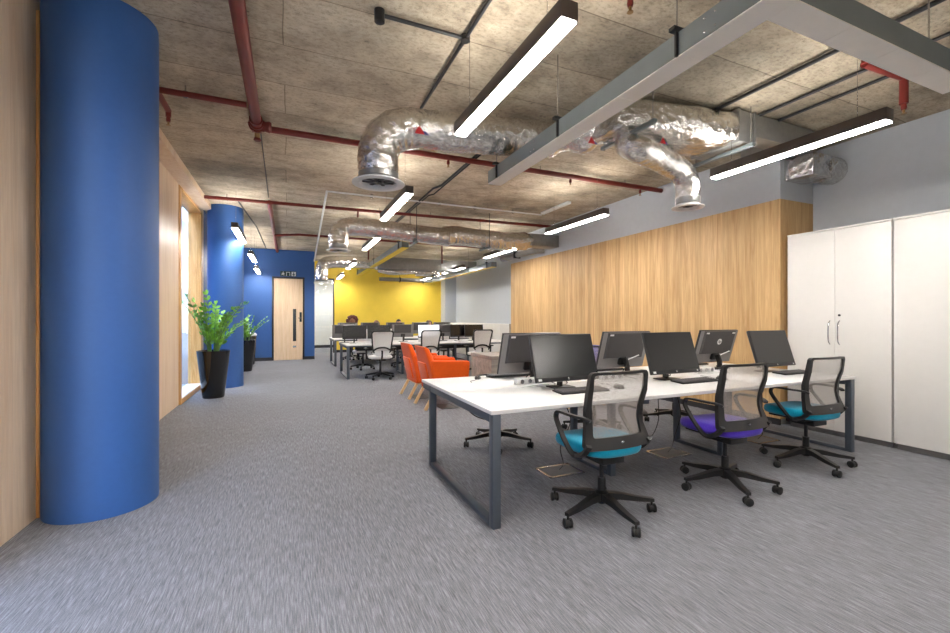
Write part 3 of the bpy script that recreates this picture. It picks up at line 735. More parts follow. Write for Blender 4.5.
def task_chair(name, label, seat_mat, loc, rz, rot):
    o = thing(name, label, 'chair', loc, rz, 'mesh-back task chairs at the near bench')
    # seat
    b = MB(); rings = []
    for z, g in ((0.425, 0.88), (0.435, 0.97), (0.455, 1.0), (0.48, 0.99), (0.495, 0.95), (0.503, 0.86), (0.507, 0.6), (0.508, 0.2)):
        r = []
        for k in range(40):
            a = 2*PI*k/40; ca, sa = math.cos(a), math.sin(a)
            x = math.copysign(abs(ca)**0.55, ca)*0.245*g; y = math.copysign(abs(sa)**0.6, sa)*0.245*g
            x *= 1-0.06*(y < -0.05)*abs(y)/0.24
            dz = -0.10*max(0, (y-0.14))**1.3 + 0.012*abs(x/0.24)**2
            r.append(b.bm.verts.new((x, y+0.04, z+dz)))
        rings.append(r)
    b.skin(rings); b.build('seat', seat_mat, o, smooth=60)
    b = MB(); b.box(-0.17, 0.17, -0.10, 0.22, 0.408, 0.428, 0.008); b.box(-0.09, 0.09, -0.12, 0.12, 0.36, 0.405, 0.01); b.build('seat_pan', 'black_plastic', o)
    b = MB(); b.tube([(0.09, 0.05, 0.385), (0.2, 0.06, 0.385), (0.26, 0.06, 0.38)], 0.007, 8); b.build('height_lever', 'black_plastic', o)
    b = MB(); b.cyl((0, 0, 0.2), (0, 0, 0.37), 0.014); b.cyl((0, 0, 0.07), (0, 0, 0.24), 0.026); b.build('gas_stem', 'black_metal', o)
    b = MB(); b.lathe([(0.035, 0.075), (0.045, 0.085), (0.045, 0.145), (0.03, 0.155)], (0, 0, 0), 20); b.build('hub', 'black_plastic', o)
    star_base(o, 0.35, 'chair_frame', rot)
    # back frame
    b = MB()
    out = dens(rounded(0.262, 0.230, 0.485, 0.965, 0.03)); inn = dens(rounded(0.205, 0.204, 0.555, 0.948, 0.02))
    def V(x, z, d): 
        wa = 1-0.10*math.sin(PI*min(1, max(0, (z-0.5)/0.30)))**1.2*(z < 0.8); fw = 0.06*(abs(x)/0.25)**2
        return b.bm.verts.new((x*wa, yb(z)+fw*0.6-d, z))
    R = [[V(x, z, d) for x, z in L] for L, d in ((out, 0), (out, 0.03), (inn, 0.026), (inn, 0.004))]
    b.skin(R, closed=True); bf = b.build('back_frame', 'chair_frame', o, smooth=50)
    b = MB(); zz = 0.525; b.ball((0, yb(zz)-0.032, zz), 0.011, 10, (1.2, 0.3, 0.8)); b.build('badge', 'silver', bf)
    b = MB(); n = 14; g = []
    for i in range(n+1):
        z = 0.548+0.405*i/n; row = []
        for j in range(9):
            x = (-0.205+0.41*j/8); wa = 1-0.10*math.sin(PI*min(1, max(0, (z-0.5)/0.30)))**1.2*(z < 0.8)
            row.append(b.bm.verts.new((x*wa, yb(z)+0.06*0.6*(abs(x)/0.25)**2-0.014+0.004, z)))
        g.append(row)
    fs = [b.bm.faces.new((g[i][j], g[i][j+1], g[i+1][j+1], g[i+1][j])) for i in range(n) for j in range(8)]
    b.build('back_mesh', 'back_mesh', o)
    for s in (-1, 1):
        b = MB(); b.tube(cat([(s*0.17, 0.0, 0.412), (s*0.235, -0.05, 0.425), (s*0.245, -0.13, 0.46), (s*0.243, -0.18, 0.52)], 4), 0, rect=(0.035, 0.022))
        b.build('back_bracket', 'chair_frame', o)
    for s in (-1, 1):
        b = MB(); X = s*0.275
        path = cat([(s*0.222, -0.165, 0.665), (s*0.24, -0.13, 0.678), (X, -0.05, 0.684), (X, 0.07, 0.684), (X, 0.115, 0.672), (X, 0.125, 0.635), (X, 0.09, 0.58), (X, 0.02, 0.50), (s*0.255, -0.03, 0.435), (s*0.2, -0.05, 0.415)], 5)
        b.tube(path, 0, rect=(0.030, 0.015)); b.build('armrest', 'chair_frame', o, smooth=60)
        
    return o
task_chair('task_chair', 'teal-seated mesh task chair nearest the viewer at the front of the desk', 'teal_fabric', (1.92, 2.31, 0), 0.0, math.radians(-22))
task_chair('task_chair', 'purple-seated mesh task chair in the middle of the front row', 'purple_fabric', (3.09, 2.29, 0), -0.04, math.radians(27))
task_chair('task_chair', 'teal-seated mesh task chair at the right end beside the white cabinet', 'teal_fabric', (4.25, 2.37, 0), -0.04, math.radians(32))
task_chair('task_chair', 'task chair on the far side of the near desk behind the first monitors, base showing', 'teal_fabric', (1.98, 3.98, 0), PI/2, 0.2)
task_chair('task_chair', 'task chair on the far side of the near desk behind the second monitors', 'purple_fabric', (3.22, 4.0, 0), PI, 0.5)
task_chair('task_chair', 'task chair on the far side of the near desk behind the third monitors', 'teal_fabric', (4.45, 3.98, 0), PI-0.1, 0.9)

# ------------------------------------------------------------------ white mesh chairs (far)
def white_chair(label, loc, rz):
    o = thing('office_chair', label, 'chair', loc, rz, 'white mesh office chairs')
    def yw(z): return -0.22-0.10*max(0, z-0.55)/0.45+0.03*math.sin(PI*(z-0.5)/0.5)
    b = MB(); out = dens(rounded(0.20, 0.235, 0.56, 1.04, 0.06)); inn = dens(rounded(0.172, 0.207, 0.585, 1.012, 0.045))
    R = [[b.bm.verts.new((x, yw(z)-d, z)) for x, z in L] for L, d in ((out, 0), (out, 0.025), (inn, 0.025), (inn, 0))]
    b.skin(R, closed=True); b.build('back_frame', 'black_plastic', o)
    b = MB(); g = [[b.bm.verts.new(((-0.215+0.43*j/6)*(0.86+0.14*i/8), yw(0.57+0.46*i/8)-0.01, 0.57+0.46*i/8)) for j in range(7)] for i in range(9)]
    for i in range(8):
        for j in range(6): b.bm.faces.new((g[i][j], g[i][j+1], g[i+1][j+1], g[i+1][j]))
    b.build('back_mesh', 'white_mesh', o)
    b = MB(); b.tube(cat([(-0.19, yw(0.63)-0.02, 0.61), (-0.1, yw(0.66)-0.04, 0.665), (0, yw(0.66)-0.05, 0.68), (0.1, yw(0.66)-0.04, 0.665), (0.19, yw(0.63)-0.02, 0.61)], 5), 0, rect=(0.02, 0.035)); b.build('lumbar_bar', 'black_plastic', o)
    b = MB(); b.tube([(0, -0.26, 0.62), (0, -0.25, 0.5), (0, -0.12, 0.41), (0, 0, 0.40)], 0, rect=(0.06, 0.03)); b.build('spine', 'black_plastic', o)
    b = MB(); rings = []
    for z, g_ in ((0.43, 0.8), (0.44, 0.96), (0.465, 1.0), (0.49, 0.95), (0.50, 0.7), (0.502, 0.2)):
        r = []
        for k in range(28):
            a = 2*PI*k/28; ca, sa = math.cos(a), math.sin(a)
            r.append(b.bm.verts.new((math.copysign(abs(ca)**0.6, ca)*0.25*g_, math.copysign(abs(sa)**0.6, sa)*0.24*g_+0.03, z)))
        rings.append(r)
    b.skin(rings); b.build('seat', 'white_fabric', o, smooth=60)
    # white lower back shell
    b = MB(); rr = []
    for z, w in ((0.50, 0.10), (0.53, 0.17), (0.57, 0.20), (0.60, 0.20)):
        rr.append([b.bm.verts.new((x*w, yw(z)-0.02-dy, z)) for x, dy in ((-1, 0), (0, 0.02), (1, 0), (1, -0.02), (0, 0), (-1, -0.02))])
    b.skin(rr); b.build('lower_back_shell', 'white_plastic', o)
    for s in (-1, 1):
        b = MB(); b.tube([(s*0.2, 0, 0.42), (s*0.29, 0, 0.44), (s*0.30, 0, 0.64)], 0, rect=(0.03, 0.03)); b.box(s*0.30-0.035, s*0.30+0.035, -0.12, 0.12, 0.64, 0.665, 0.01); b.build('armrest', 'black_plastic', o)
    b = MB(); b.cyl((0, 0, 0.1), (0, 0, 0.42), 0.022); b.lathe([(0.04, 0.08), (0.045, 0.14), (0.03, 0.15)], (0, 0, 0), 14); b.box(-0.1, 0.1, -0.12, 0.12, 0.39, 0.43, 0.01); b.build('gas_stem', 'black_plastic', o)
    star_base(o, 0.31, 'black_plastic', 0.3)
    return o
wc = white_chair('white mesh office chair with black frame left of the orange armchairs', (1.82, 9.32, 0), -0.05)
for loc, rz, lab in [((2.84, 9.30, 0), 0.05, 'white mesh office chair seen just above the nearer orange armchair'),
                     ((4.12, 9.30, 0), -0.1, 'white mesh office chair at the right end of the middle bench'),
                     ((1.75, 11.2, 0), PI-0.3, 'white mesh office chair behind the first middle-bench station'),
                     ((2.80, 11.35, 0), PI+0.3, 'white mesh office chair between benches behind the second station'),
                     ((3.95, 11.3, 0), PI-0.2, 'white mesh office chair between benches behind the third station'),
                     ((1.85, 13.95, 0), PI, 'white mesh office chair holding the person with curly auburn hair'),
                     ((2.60, 13.95, 0), PI, 'white mesh office chair holding the person with short brown hair'),
                     ((3.32, 13.95, 0), PI, 'white mesh office chair holding the person with short black hair'),
                     ((4.35, 13.95, 0), PI, 'white mesh office chair holding the person wearing headphones')]:
    dup(wc, loc, rz, lab)

# ------------------------------------------------------------------ monitors
def text_mesh(txt, size, mat, name, parent, mtx, shear=0.25):
    cu = bpy.data.curves.new('t', 'FONT'); cu.body = txt; cu.size = size; cu.extrude = 0.0008; cu.shear = shear; cu.align_x = 'CENTER'; cu.align_y = 'CENTER'
    ob = bpy.data.objects.new('t', cu); COL.objects.link(ob); bpy.context.view_layer.update()
    me = bpy.data.meshes.new_from_object(ob.evaluated_get(bpy.context.evaluated_depsgraph_get())); bpy.data.objects.remove(ob)
    me.transform(mtx); me.materials.clear(); me.materials.append(M[mat]); me.name = name
    o = bpy.data.objects.new(name, me); COL.objects.link(o); o.parent = parent; return o
def monitor(label, loc, rz, group, tilt=17, W=0.60, Hs=0.385, zc=0.25, logo_back=None, lit=False, simple_=False):
    # screen faces -Y locally
    o = thing('monitor', label, 'monitor', loc, rz, group)
    T = Matrix.Translation((0, 0, zc)) @ Matrix.Rotation(-math.radians(tilt), 4, 'X')
    b = MB(); b.box(-W/2, W/2, -0.012, 0.012, -Hs/2, Hs/2, 0.003, T); b.build('bezel', 'bezel', o)
    b = MB(); b.box(-W/2+0.006, W/2-0.006, -0.0135, -0.012, -Hs/2+0.033, Hs/2-0.006, 0, T); b.build('screen', 'lit_screen' if lit else 'screen', o, smooth=0)
    b = MB(); b.box(-W/2+0.003, W/2-0.003, 0.0122, 0.017, -Hs/2+0.003, Hs/2-0.003, 0.002, T); b.build('rear_panel', 'monitor_side', o)
    b = MB()
    r0 = [b.bm.verts.new(T @ Vector((x*(W/2-0.055), 0.0172, (Hs/2-0.005) if z > 0 else -(Hs/2-0.105)))) for x, z in ((-1, -1), (1, -1), (1, 1), (-1, 1))]
    r1 = [b.bm.verts.new(T @ Vector((x*(W/2-0.065), 0.036, (Hs/2-0.008) if z > 0 else -(Hs/2-0.115)))) for x, z in ((-1, -1), (1, -1), (1, 1), (-1, 1))]
    b.skin([r0, r1]); bc = b.build('rear_shell', 'monitor_back', o)
    if not simple_:
        b = MB(); b.box(-W/2+0.07, -W/2+0.115, 0.0362, 0.0372, Hs/2-0.034, Hs/2-0.018, 0, T); 
        b.box(W/2-0.115, W/2-0.07, 0.0362, 0.0372, Hs/2-0.034, Hs/2-0.018, 0, T); b.build('asset_sticker', 'white_plastic', bc)
        b = MB(); b.box(-W/2+0.02, -W/2+0.05, -0.0137, -0.0122, -Hs/2+0.008, -Hs/2+0.026, 0, T); b.box(W/2-0.045, W/2-0.03, -0.0137, -0.0122, -Hs/2+0.01, -Hs/2+0.024, 0, T); b.build('front_sticker', 'white_plastic', o)
        b = MB(); b.lathe([(0.009, -0.0142), (0.009, -0.012)], (0, 0, 0), 16, 'y'); bmesh.ops.transform(b.bm, matrix=T @ Matrix.Translation((0, 0, -Hs/2+0.017)), verts=b.bm.verts[:]); b.build('front_logo', 'silver', o)
        if logo_back:
            b = MB(); b.lathe([(0.034, 0.036), (0.034, 0.0385)], (0, 0, 0), 28, 'y'); bmesh.ops.transform(b.bm, matrix=T @ Matrix.Translation((-0.01, 0, 0.065)), verts=b.bm.verts[:]); lg = b.build('rear_logo', 'white_plastic', bc)
            text_mesh('hp', 0.048, 'monitor_back', 'rear_logo_letters', lg, T @ Matrix.Translation((-0.01, 0.0392, 0.068)) @ Matrix.Rotation(PI, 4, 'Z') @ Matrix.Rotation(PI/2, 4, 'X'))
            for q in kids(lg): q.parent = bc
    b = MB(); b.box(-0.05, 0.05, 0.016, 0.044, -0.15, -0.07, 0.004, T)
    b.tube([(0, 0.065, 0.012), (0, 0.06, 0.08), (0, 0.035, zc-0.10)], 0, rect=(0.05, 0.024)); b.build('stand_neck', 'black_plastic', o)
    b = MB(); b.box(-0.10, 0.10, -0.02, 0.12, 0.0, 0.010, 0.004); b.build('stand_base', 'black_plastic', o)
    if not simple_:
        b = MB(); b.tube(cat([(0.01, 0.05, 0.18), (0.03, 0.085, 0.10), (0.10, 0.10, 0.03), (0.14, 0.17, 0.008)], 5), 0.004, 6); b.build('cable', 'black_plastic', o)
        b = MB(); b.tube([(-0.02, 0.05, zc-0.10), (-0.13, 0.085, zc-0.055)], 0.006, 6); b.build('white_cable', 'white_plastic', o)
    return o
T0 = 0.7305
GF = 'monitors on the near bench'
for k, (x, y) in enumerate([(2.06, 2.935), (3.24, 2.935), (4.68, 2.94)]):
    monitor(['dark monitor facing the nearest teal chair, first from the desk corner', 'dark monitor facing the viewer in the middle of the near desk', 'dark monitor facing the viewer beside the white cabinets'][k], (x, y, T0), 0, GF)
for k, (x, y) in enumerate([(2.03, 3.44), (3.13, 3.44), (4.47, 3.44)]):
    monitor(['monitor seen from behind at the left end of the near desk', 'monitor seen from behind in the middle of the near desk', 'monitor seen from behind with a round silver logo'][k], (x, y, T0), PI, GF, logo_back=(k == 2))

# ------------------------------------------------------------------ desk items
def keyboard(label, x, y, rz=0):
    o = thing('keyboard', label, 'keyboard', (x, y, T0), rz, 'black keyboards')
    b = MB(); b.box(-0.22, 0.22, -0.068, 0.068, 0, 0.014, 0.003, Matrix.Rotation(math.radians(3), 4, 'X') @ Matrix.Translation((0, 0, 0.003))); b.build('case', 'black_plastic', o)
    b = MB()
    for r in range(5):
        for c in range(18): b.box(-0.21+c*0.0235, -0.19+c*0.0235, -0.058+r*0.024, -0.038+r*0.024, 0.016+r*0.0012, 0.022+r*0.0012)
    b.build('keys', 'key_grey', o, smooth=0)
keyboard('black keyboard in front of the first viewer-facing monitor', 2.08, 2.74)
keyboard('black keyboard in front of the middle viewer-facing monitor', 3.33, 2.76)
keyboard('black keyboard in front of the rightmost viewer-facing monitor', 4.76, 2.78)
keyboard('black keyboard behind the first rear-facing monitor', 1.98, 3.74, PI)
keyboard('black keyboard behind the middle rear-facing monitor', 3.15, 3.74, PI)
keyboard('black keyboard behind the rear-facing monitor with the round logo', 4.45, 3.74, PI)
def mouse(label, x, y, rz=0):
    o = thing('computer_mouse', label, 'mouse', (x, y, T0), rz, 'black mice')
    b = MB(); rings = []
    for z, g in ((0, 0.95), (0.008, 1.0), (0.02, 0.9), (0.029, 0.65), (0.033, 0.25)):
        rings.append([b.bm.verts.new((0.031*g*math.cos(a), 0.056*g*math.sin(a)-0.006*(z > 0.02), z)) for a in [2*PI*k/20 for k in range(20)]])
    b.skin(rings); b.build('shell', 'charcoal_plastic', o, smooth=60)
    b = MB(); b.lathe([(0.009, -0.004), (0.009, 0.004)], (0, 0.032, 0.026), 12, 'x'); b.build('scroll_wheel', 'silver', o)
    b = MB(); b.tube(cat([(0, 0.054, 0.008), (0.01, 0.10, 0.004), (0.05, 0.18, 0.003), (0.03, 0.25, 0.003)], 5), 0.0022, 6); b.build('mouse_cable', 'charcoal_plastic', o)
mouse('black mouse on the far left corner of the near desk', 1.63, 3.70, PI-0.5)
mouse('black mouse right of the first viewer-facing keyboard', 2.46, 2.75)
mouse('black mouse left of the middle chair top', 3.68, 2.76)
def power(label, x, y, rz=0):
    o = thing('power_module', label, 'power outlet', (x, y, T0), rz, 'white desk power modules')
    b = MB(); b.box(-0.13, 0.13, -0.03, 0.03, 0, 0.055, 0.012); b.build('body', 'white_plastic', o)
    for dx in (-0.08, 0.0, 0.08):
        b = MB(); b.lathe([(0.019, -0.004), (0.019, 0.0)], (dx, -0.0295, 0.028), 16, 'y'); b.build('socket', 'silver', o)
    b = MB(); b.tube(cat([(-0.12, -0.02, 0.02), (-0.17, -0.07, 0.006), (-0.08, -0.13, 0.005), (0.06, -0.10, 0.005), (0.12, -0.14, 0.005)], 6), 0.004, 6); b.build('white_cable', 'white_plastic', o)
    b = MB(); b.tube(cat([(0.12, -0.01, 0.03), (0.17, -0.05, 0.02), (0.20, -0.12, 0.006), (0.12, -0.2, 0.005)], 6), 0.003, 6); b.build('black_cable', 'black_plastic', o)
power('white power module at the left beside the first monitors', 1.90, 3.24, 0.1)
power('white power module between the first and middle monitors', 2.75, 3.18)
power('white power module left of the rightmost monitors', 4.0, 3.2)
# thin charcoal document tray at far edge
# cables below the desk
def cable(label, pts, r=0.004, mat='black_plastic'):
    b = MB(); O = Vector(pts[0]); b.tube([p-O for p in cat(pts, 8)], r, 6)
    o = b.build('power_cable', mat, smooth=60); o.location = O; tag(o, label, 'cable', 'desk cables')
cable('black cable looping below the left end of the near desk', [(1.22, 3.2, 0.69), (1.24, 3.1, 0.64), (1.30, 3.0, 0.56), (1.42, 2.95, 0.53), (1.50, 3.0, 0.57), (1.55, 3.05, 0.545)], 0.005)
cable('black cable dropping to the floor box behind the nearest chair', [(2.2, 3.1, 0.545), (2.24, 3.1, 0.4), (2.14, 3.1, 0.2), (2.16, 3.09, 0.06), (2.12, 3.09, 0.008)])
cable('black cable dropping to the floor box behind the purple chair', [(3.5, 3.1, 0.545), (3.55, 3.1, 0.35), (3.47, 3.1, 0.15), (3.42, 3.09, 0.05), (3.36, 3.08, 0.008)])
cable('black cable dropping to the floor box behind the rightmost chair', [(4.7, 3.1, 0.545), (4.78, 3.1, 0.35), (4.66, 3.08, 0.15), (4.72, 3.06, 0.05), (4.62, 3.04, 0.008)])
cable('black cable hanging in a loop right of the nearest chair', [(2.55, 3.0, 0.545), (2.60, 2.9, 0.40), (2.75, 2.85, 0.28), (2.95, 2.9, 0.24), (3.15, 3.0, 0.35), (3.2, 3.05, 0.545)])

# ------------------------------------------------------------------ armchairs
def armchair(label, fab, loc, rz):
    o = thing('armchair', label, 'armchair', loc, rz, 'lounge armchairs')
    b = MB()
    R = []   # back shell, leaning; tapered
    for z, y, t, w in ((0.27, -0.235, 0.10, 0.325), (0.45, -0.265, 0.11, 0.33), (0.60, -0.30, 0.11, 0.325), (0.75, -0.335, 0.10, 0.30), (0.86, -0.365, 0.085, 0.265), (0.885, -0.37, 0.05, 0.25)):
        ring = []
        for k in range(24):
            a = 2*PI*k/24; ca, sa = math.cos(a), math.sin(a)
            ring.append(b.bm.verts.new((math.copysign(abs(ca)**0.35, ca)*w, y+t/2+math.copysign(abs(sa)**0.45, sa)*t/2, z)))
        R.append(ring)
    b.skin(R); b.build('backrest', fab, o, smooth=50)
    b = MB(); m = Matrix.Translation((0, -0.245, 0.30)) @ Matrix.Rotation(math.radians(12.3), 4, 'X')
    b.box(-0.19, 0.19, -0.016, 0.01, 0.02, 0.36, 0.008, m); b.build('back_panel', fab, o)
    b = MB(); b.box(-0.26, 0.26, -0.22, 0.30, 0.28, 0.42, 0.03, seg=3); b.build('seat_cushion', fab, o)
    b = MB(); b.box(-0.30, 0.30, -0.24, 0.28, 0.255, 0.31, 0.01); b.build('seat_base', fab, o)
    for s in (-1, 1):
        b = MB(); x0, x1 = s*0.255, s*0.335
        pr = [(-0.20, 0.27), (0.27, 0.27), (0.31, 0.655), (0.295, 0.68), (-0.29, 0.70)]
        a = [b.bm.verts.new((x0, y, z)) for y, z in pr]; c = [b.bm.verts.new((x1, y, z)) for y, z in pr]; b.skin([a, c])
        bmesh.ops.bevel(b.bm, geom=b.bm.edges[:], offset=0.014, segments=3, affect='EDGES'); b.build('arm', fab, o, smooth=50)
    for sx in (-1, 1):
        for sy in (-1, 1):
            b = MB(); p0 = Vector((sx*0.27, sy*0.30 - (0.05 if sy < 0 else -0.0), 0)); p1 = Vector((sx*0.26, sy*0.20, 0.27)); b.beam(p0+Vector((0, 0, 0.0)), p1, 0.03, 0.042, 0.004)
            b.build('leg', 'beech_leg', o)
    b = MB()
    for s in (-1, 1): b.beam((s*0.26, -0.20, 0.245), (s*0.26, 0.20, 0.245), 0.035, 0.03, 0.003); b.beam((-0.26, s*0.20, 0.245), (0.26, s*0.20, 0.245), 0.03, 0.035, 0.003)
    b.build('leg_rail', 'beech_leg', o)
    return o
ac = armchair('orange armchair with pale wooden legs, the nearer of the pair', 'orange_fabric', (2.12, 6.12, 0), -PI/2)
dup(ac, (2.12, 7.02, 0), -PI/2, 'orange armchair with pale wooden legs, the farther of the pair')
dup(ac, (3.98, 5.42, 0), PI/2, 'violet armchair glimpsed between the monitors of the near desk', {'orange_fabric': 'violet_fabric'})
lt = thing('low_table', 'grey wood box table in front of the orange armchairs', 'table', (3.16, 6.3, 0))
b = MB(); b.box(-0.33, 0.33, -0.39, 0.39, 0.0, 0.66, 0.004); b.build('body', 'grey_oak', lt)
b = MB(); b.box(-0.34, 0.34, -0.40, 0.40, 0.66, 0.72, 0.004); b.build('tabletop', 'grey_oak', lt)

# ------------------------------------------------------------------ far monitors etc
GM = 'monitors on the middle bench'
labs = ['dark monitor above the left end of the middle bench, screen towards the viewer', 'dark monitor left of the lit screen on the middle bench', 'lit white screen on the middle bench', 'dark monitor at the right of the middle bench behind the rightmost white chair', 'second dark monitor at the far right of the middle bench']
for k, x in enumerate((1.38, 1.93, 3.13, 3.98, 4.32)):
    monitor(labs[k], (x, 10.05+0.12*(k == 3), T0), 0 if k < 3 else 0.1, GM, tilt=6, W=0.53, Hs=0.31, zc=0.25, lit=(k == 2), simple_=True)
for k, x in enumerate((1.20, 2.58, 3.60)):
    monitor(['monitor seen from behind at the left end of the middle bench', 'monitor seen from behind in the centre of the middle bench', 'monitor seen from behind right of the lit screen'][k], (x, 10.42, T0), PI, GM, tilt=6, W=0.53, Hs=0.31, zc=0.26, simple_=True)
for k, x in enumerate((1.6, 2.25, 3.0, 3.8, 4.5)):
    monitor(['%s monitor from the left facing the seated people on the farthest bench' % s for s in ('first', 'second', 'third', 'fourth', 'fifth')][k], (x, 13.05, T0), PI, 'monitors on the farthest bench', tilt=4, W=0.56, Hs=0.35, zc=0.26, simple_=True)
# small clutter on the middle bench
def mug(label, x, y):
    o = thing('mug', label, 'mug', (x, y, T0), 0, 'mugs on the middle bench')
    b = MB(); rr = [b.ring(Vector((0, 0, h)), Vector((1, 0, 0)), Vector((0, 1, 0)), r, n=16) for r, h in ((0.035, 0), (0.04, 0.09), (0.036, 0.09), (0.032, 0.01))]; b.skin(rr); b.build('cup', 'white_plastic', o)
    b = MB(); b.tube(cat([(0.038, 0, 0.07), (0.065, 0, 0.06), (0.062, 0, 0.03), (0.037, 0, 0.02)], 4), 0.005, 6); b.build('handle', 'white_plastic', o)
mug('white mug on the left end of the middle bench', 1.72, 9.75); mug('white mug left of the lit screen on the middle bench', 2.85, 9.85); mug('white mug at the right end of the middle bench', 4.3, 9.75)
for k, (x, y, m) in enumerate([(1.45, 9.72, 'white_plastic'), (2.55, 9.75, 'white_plastic'), (3.9, 9.8, 'white_plastic')]):
    b = MB()
    for j_ in range(4): b.box(-0.11+0.004*j_, 0.10+0.003*j_, -0.15, 0.14, 0.006*j_, 0.006*j_+0.005)
    o = b.build('paper_stack', m); o.location = (x, y, T0); tag(o, ['stack of white paper near the left end of the middle bench', 'stack of white paper in the centre of the middle bench', 'stack of white paper near the right end of the middle bench'][k], 'paper', 'papers on the middle bench')
# low white cabinets along the right wall, far end
for k in range(5):
    y = 10.95+k*1.1
    o = thing('low_cabinet', 'low white cabinet along the far right wall, %s from the wood cladding' % ('first', 'second', 'third', 'fourth', 'fifth')[k], 'cabinet', (6.05, y, 0), 0, 'low white cabinets')
    b = MB(); b.box(-0.22, 0.235, -0.545, 0.545, 0.06, 1.12, 0.003); b.box(-0.2, 0.235, -0.54, 0.54, 0, 0.06); b.build('body', 'cabinet_white', o)
    for s in (-1, 1):
        b = MB(); y0, y1 = (0.002, 0.54) if s > 0 else (-0.54, -0.002); b.box(-0.238, -0.221, y0, y1, 0.08, 1.10, 0.002); dr = b.build('door', 'cabinet_white', o)
        b = MB(); b.tube([(-0.238, s*0.05, 0.66), (-0.262, s*0.05, 0.66), (-0.262, s*0.05, 0.80), (-0.238, s*0.05, 0.80)], 0.005, 6); b.build('handle', 'chrome', dr)
b = MB(); b.box(5.5, 5.9, 10.2, 10.38, 0, 1.14, 0.003); tag(b.build('end_panel', 'grey_oak'), 'narrow beige panel at the far end of the wood cladding', 'panel')

# ------------------------------------------------------------------ plants
def zz_plant(label, loc, H, nst, seed, potH=0.77, rt=0.24, rb=0.15):
    rnd = random.Random(seed)
    o = thing('potted_plant', label, 'plant', loc, 0, 'potted plants by the left wall'); rnd.random()
    b = MB(); rr = []
    for r, h in ((rb, 0), (rb+0.01, 0.02), (rt, potH), (rt-0.02, potH), (rt-0.03, potH-0.06), (0.001, potH-0.06)):
        rr.append(b.ring(Vector((0, 0, h)), Vector((1, 0, 0)), Vector((0, 1, 0)), r, n=36))
    b.skin(rr); b.build('pot', 'pot_black', o)
    b = MB(); b.lathe([(rt-0.032, -0.01), (rt-0.032, 0.008), (0.05, 0.014)], (0, 0, potH-0.055), 24); b.build('soil', 'soil', o)
    st, lf = MB(), MB()
    for k in range(nst):
        az = 2*PI*k/nst + rnd.uniform(-0.4, 0.4); lean = rnd.uniform(0.10, 0.80); L = (H-potH)*rnd.uniform(0.65, 1.08)
        p = Vector((0.07*math.cos(az), 0.07*math.sin(az), potH-0.05)); d = Vector((math.cos(az), math.sin(az), 0)); lean *= 0.62 if d.x < -0.3 else 1.0
        pts = []
        for i in range(9):
            t = i/8; pts.append(p + Vector((0, 0, 1))*(L*t*(1-0.28*lean*t)) + d*(L*lean*(t**1.5)*1.0))
        st.tube(pts, [0.011*(1-0.7*i/8) for i in range(9)], 6)
        n = 9
        for i in range(n):
            t = 0.22+0.78*i/(n-1); q = t*8; i0 = min(7, int(q)); c = pts[i0].lerp(pts[i0+1], q-i0); tan = (pts[i0+1]-pts[i0]).normalized()
            sd = tan.cross(Vector((0, 0, 1))); sd = sd.normalized() if sd.length > 0.05 else Vector((1, 0, 0))
            for s in (-1, 1):
                if i == n-1 and s > 0: dirn = tan
                else: dirn = (sd*s*0.8 + tan*0.7 + Vector((rnd.uniform(-.4, .4), rnd.uniform(-.4, .4), rnd.uniform(-.2, .45)))).normalized()
                Ll = rnd.uniform(0.085, 0.125)*(1-0.25*t); wd = Ll*0.27; nm = dirn.cross(tan); nm = nm.normalized() if nm.length > 0.05 else Vector((0, 0, 1)); w = dirn.cross(nm).normalized()
                base_ = c; prev = None; rows = []
                for u, ww, dz in ((0, 0.15, 0), (0.3, 0.9, 0.006), (0.6, 1.0, 0.006), (0.85, 0.55, 0), (1.0, 0.04, -0.008)):
                    m_ = base_ + dirn*Ll*u + nm*dz; rows.append((m_ - w*wd*ww + nm*0.005, m_, m_ + w*wd*ww + nm*0.005))
                vr = [[lf.bm.verts.new(v) for v in r] for r in rows]
                for a in range(4):
                    for q_ in range(2): lf.bm.faces.new((vr[a][q_], vr[a][q_+1], vr[a+1][q_+1], vr[a+1][q_]))
    st.build('stems', 'stem_green', o); lf.build('foliage', 'leaf_green', o)
zz_plant('leafy green plant in a tall glossy black pot beside the window', (-1.12, 8.20, 0), 1.74, 18, 3)
zz_plant('green plant in a tall black pot behind the far blue column', (-0.96, 11.95, 0), 1.42, 11, 8, 0.76, 0.23, 0.14)
lb = thing('litter_bin', 'dark round bin with a pale lid behind the far column by the blue wall', 'bin', (-1.02, 13.6, 0))
b = MB(); b.lathe([(0.15, 0), (0.16, 0.02), (0.21, 0.78), (0.20, 0.80)], (0, 0, 0), 28); b.build('body', 'pot_black', lb)
b = MB(); b.lathe([(0.205, 0.80), (0.22, 0.83), (0.19, 0.88), (0.06, 0.90)], (0, 0, 0), 28); b.build('lid', 'white_wall', lb)

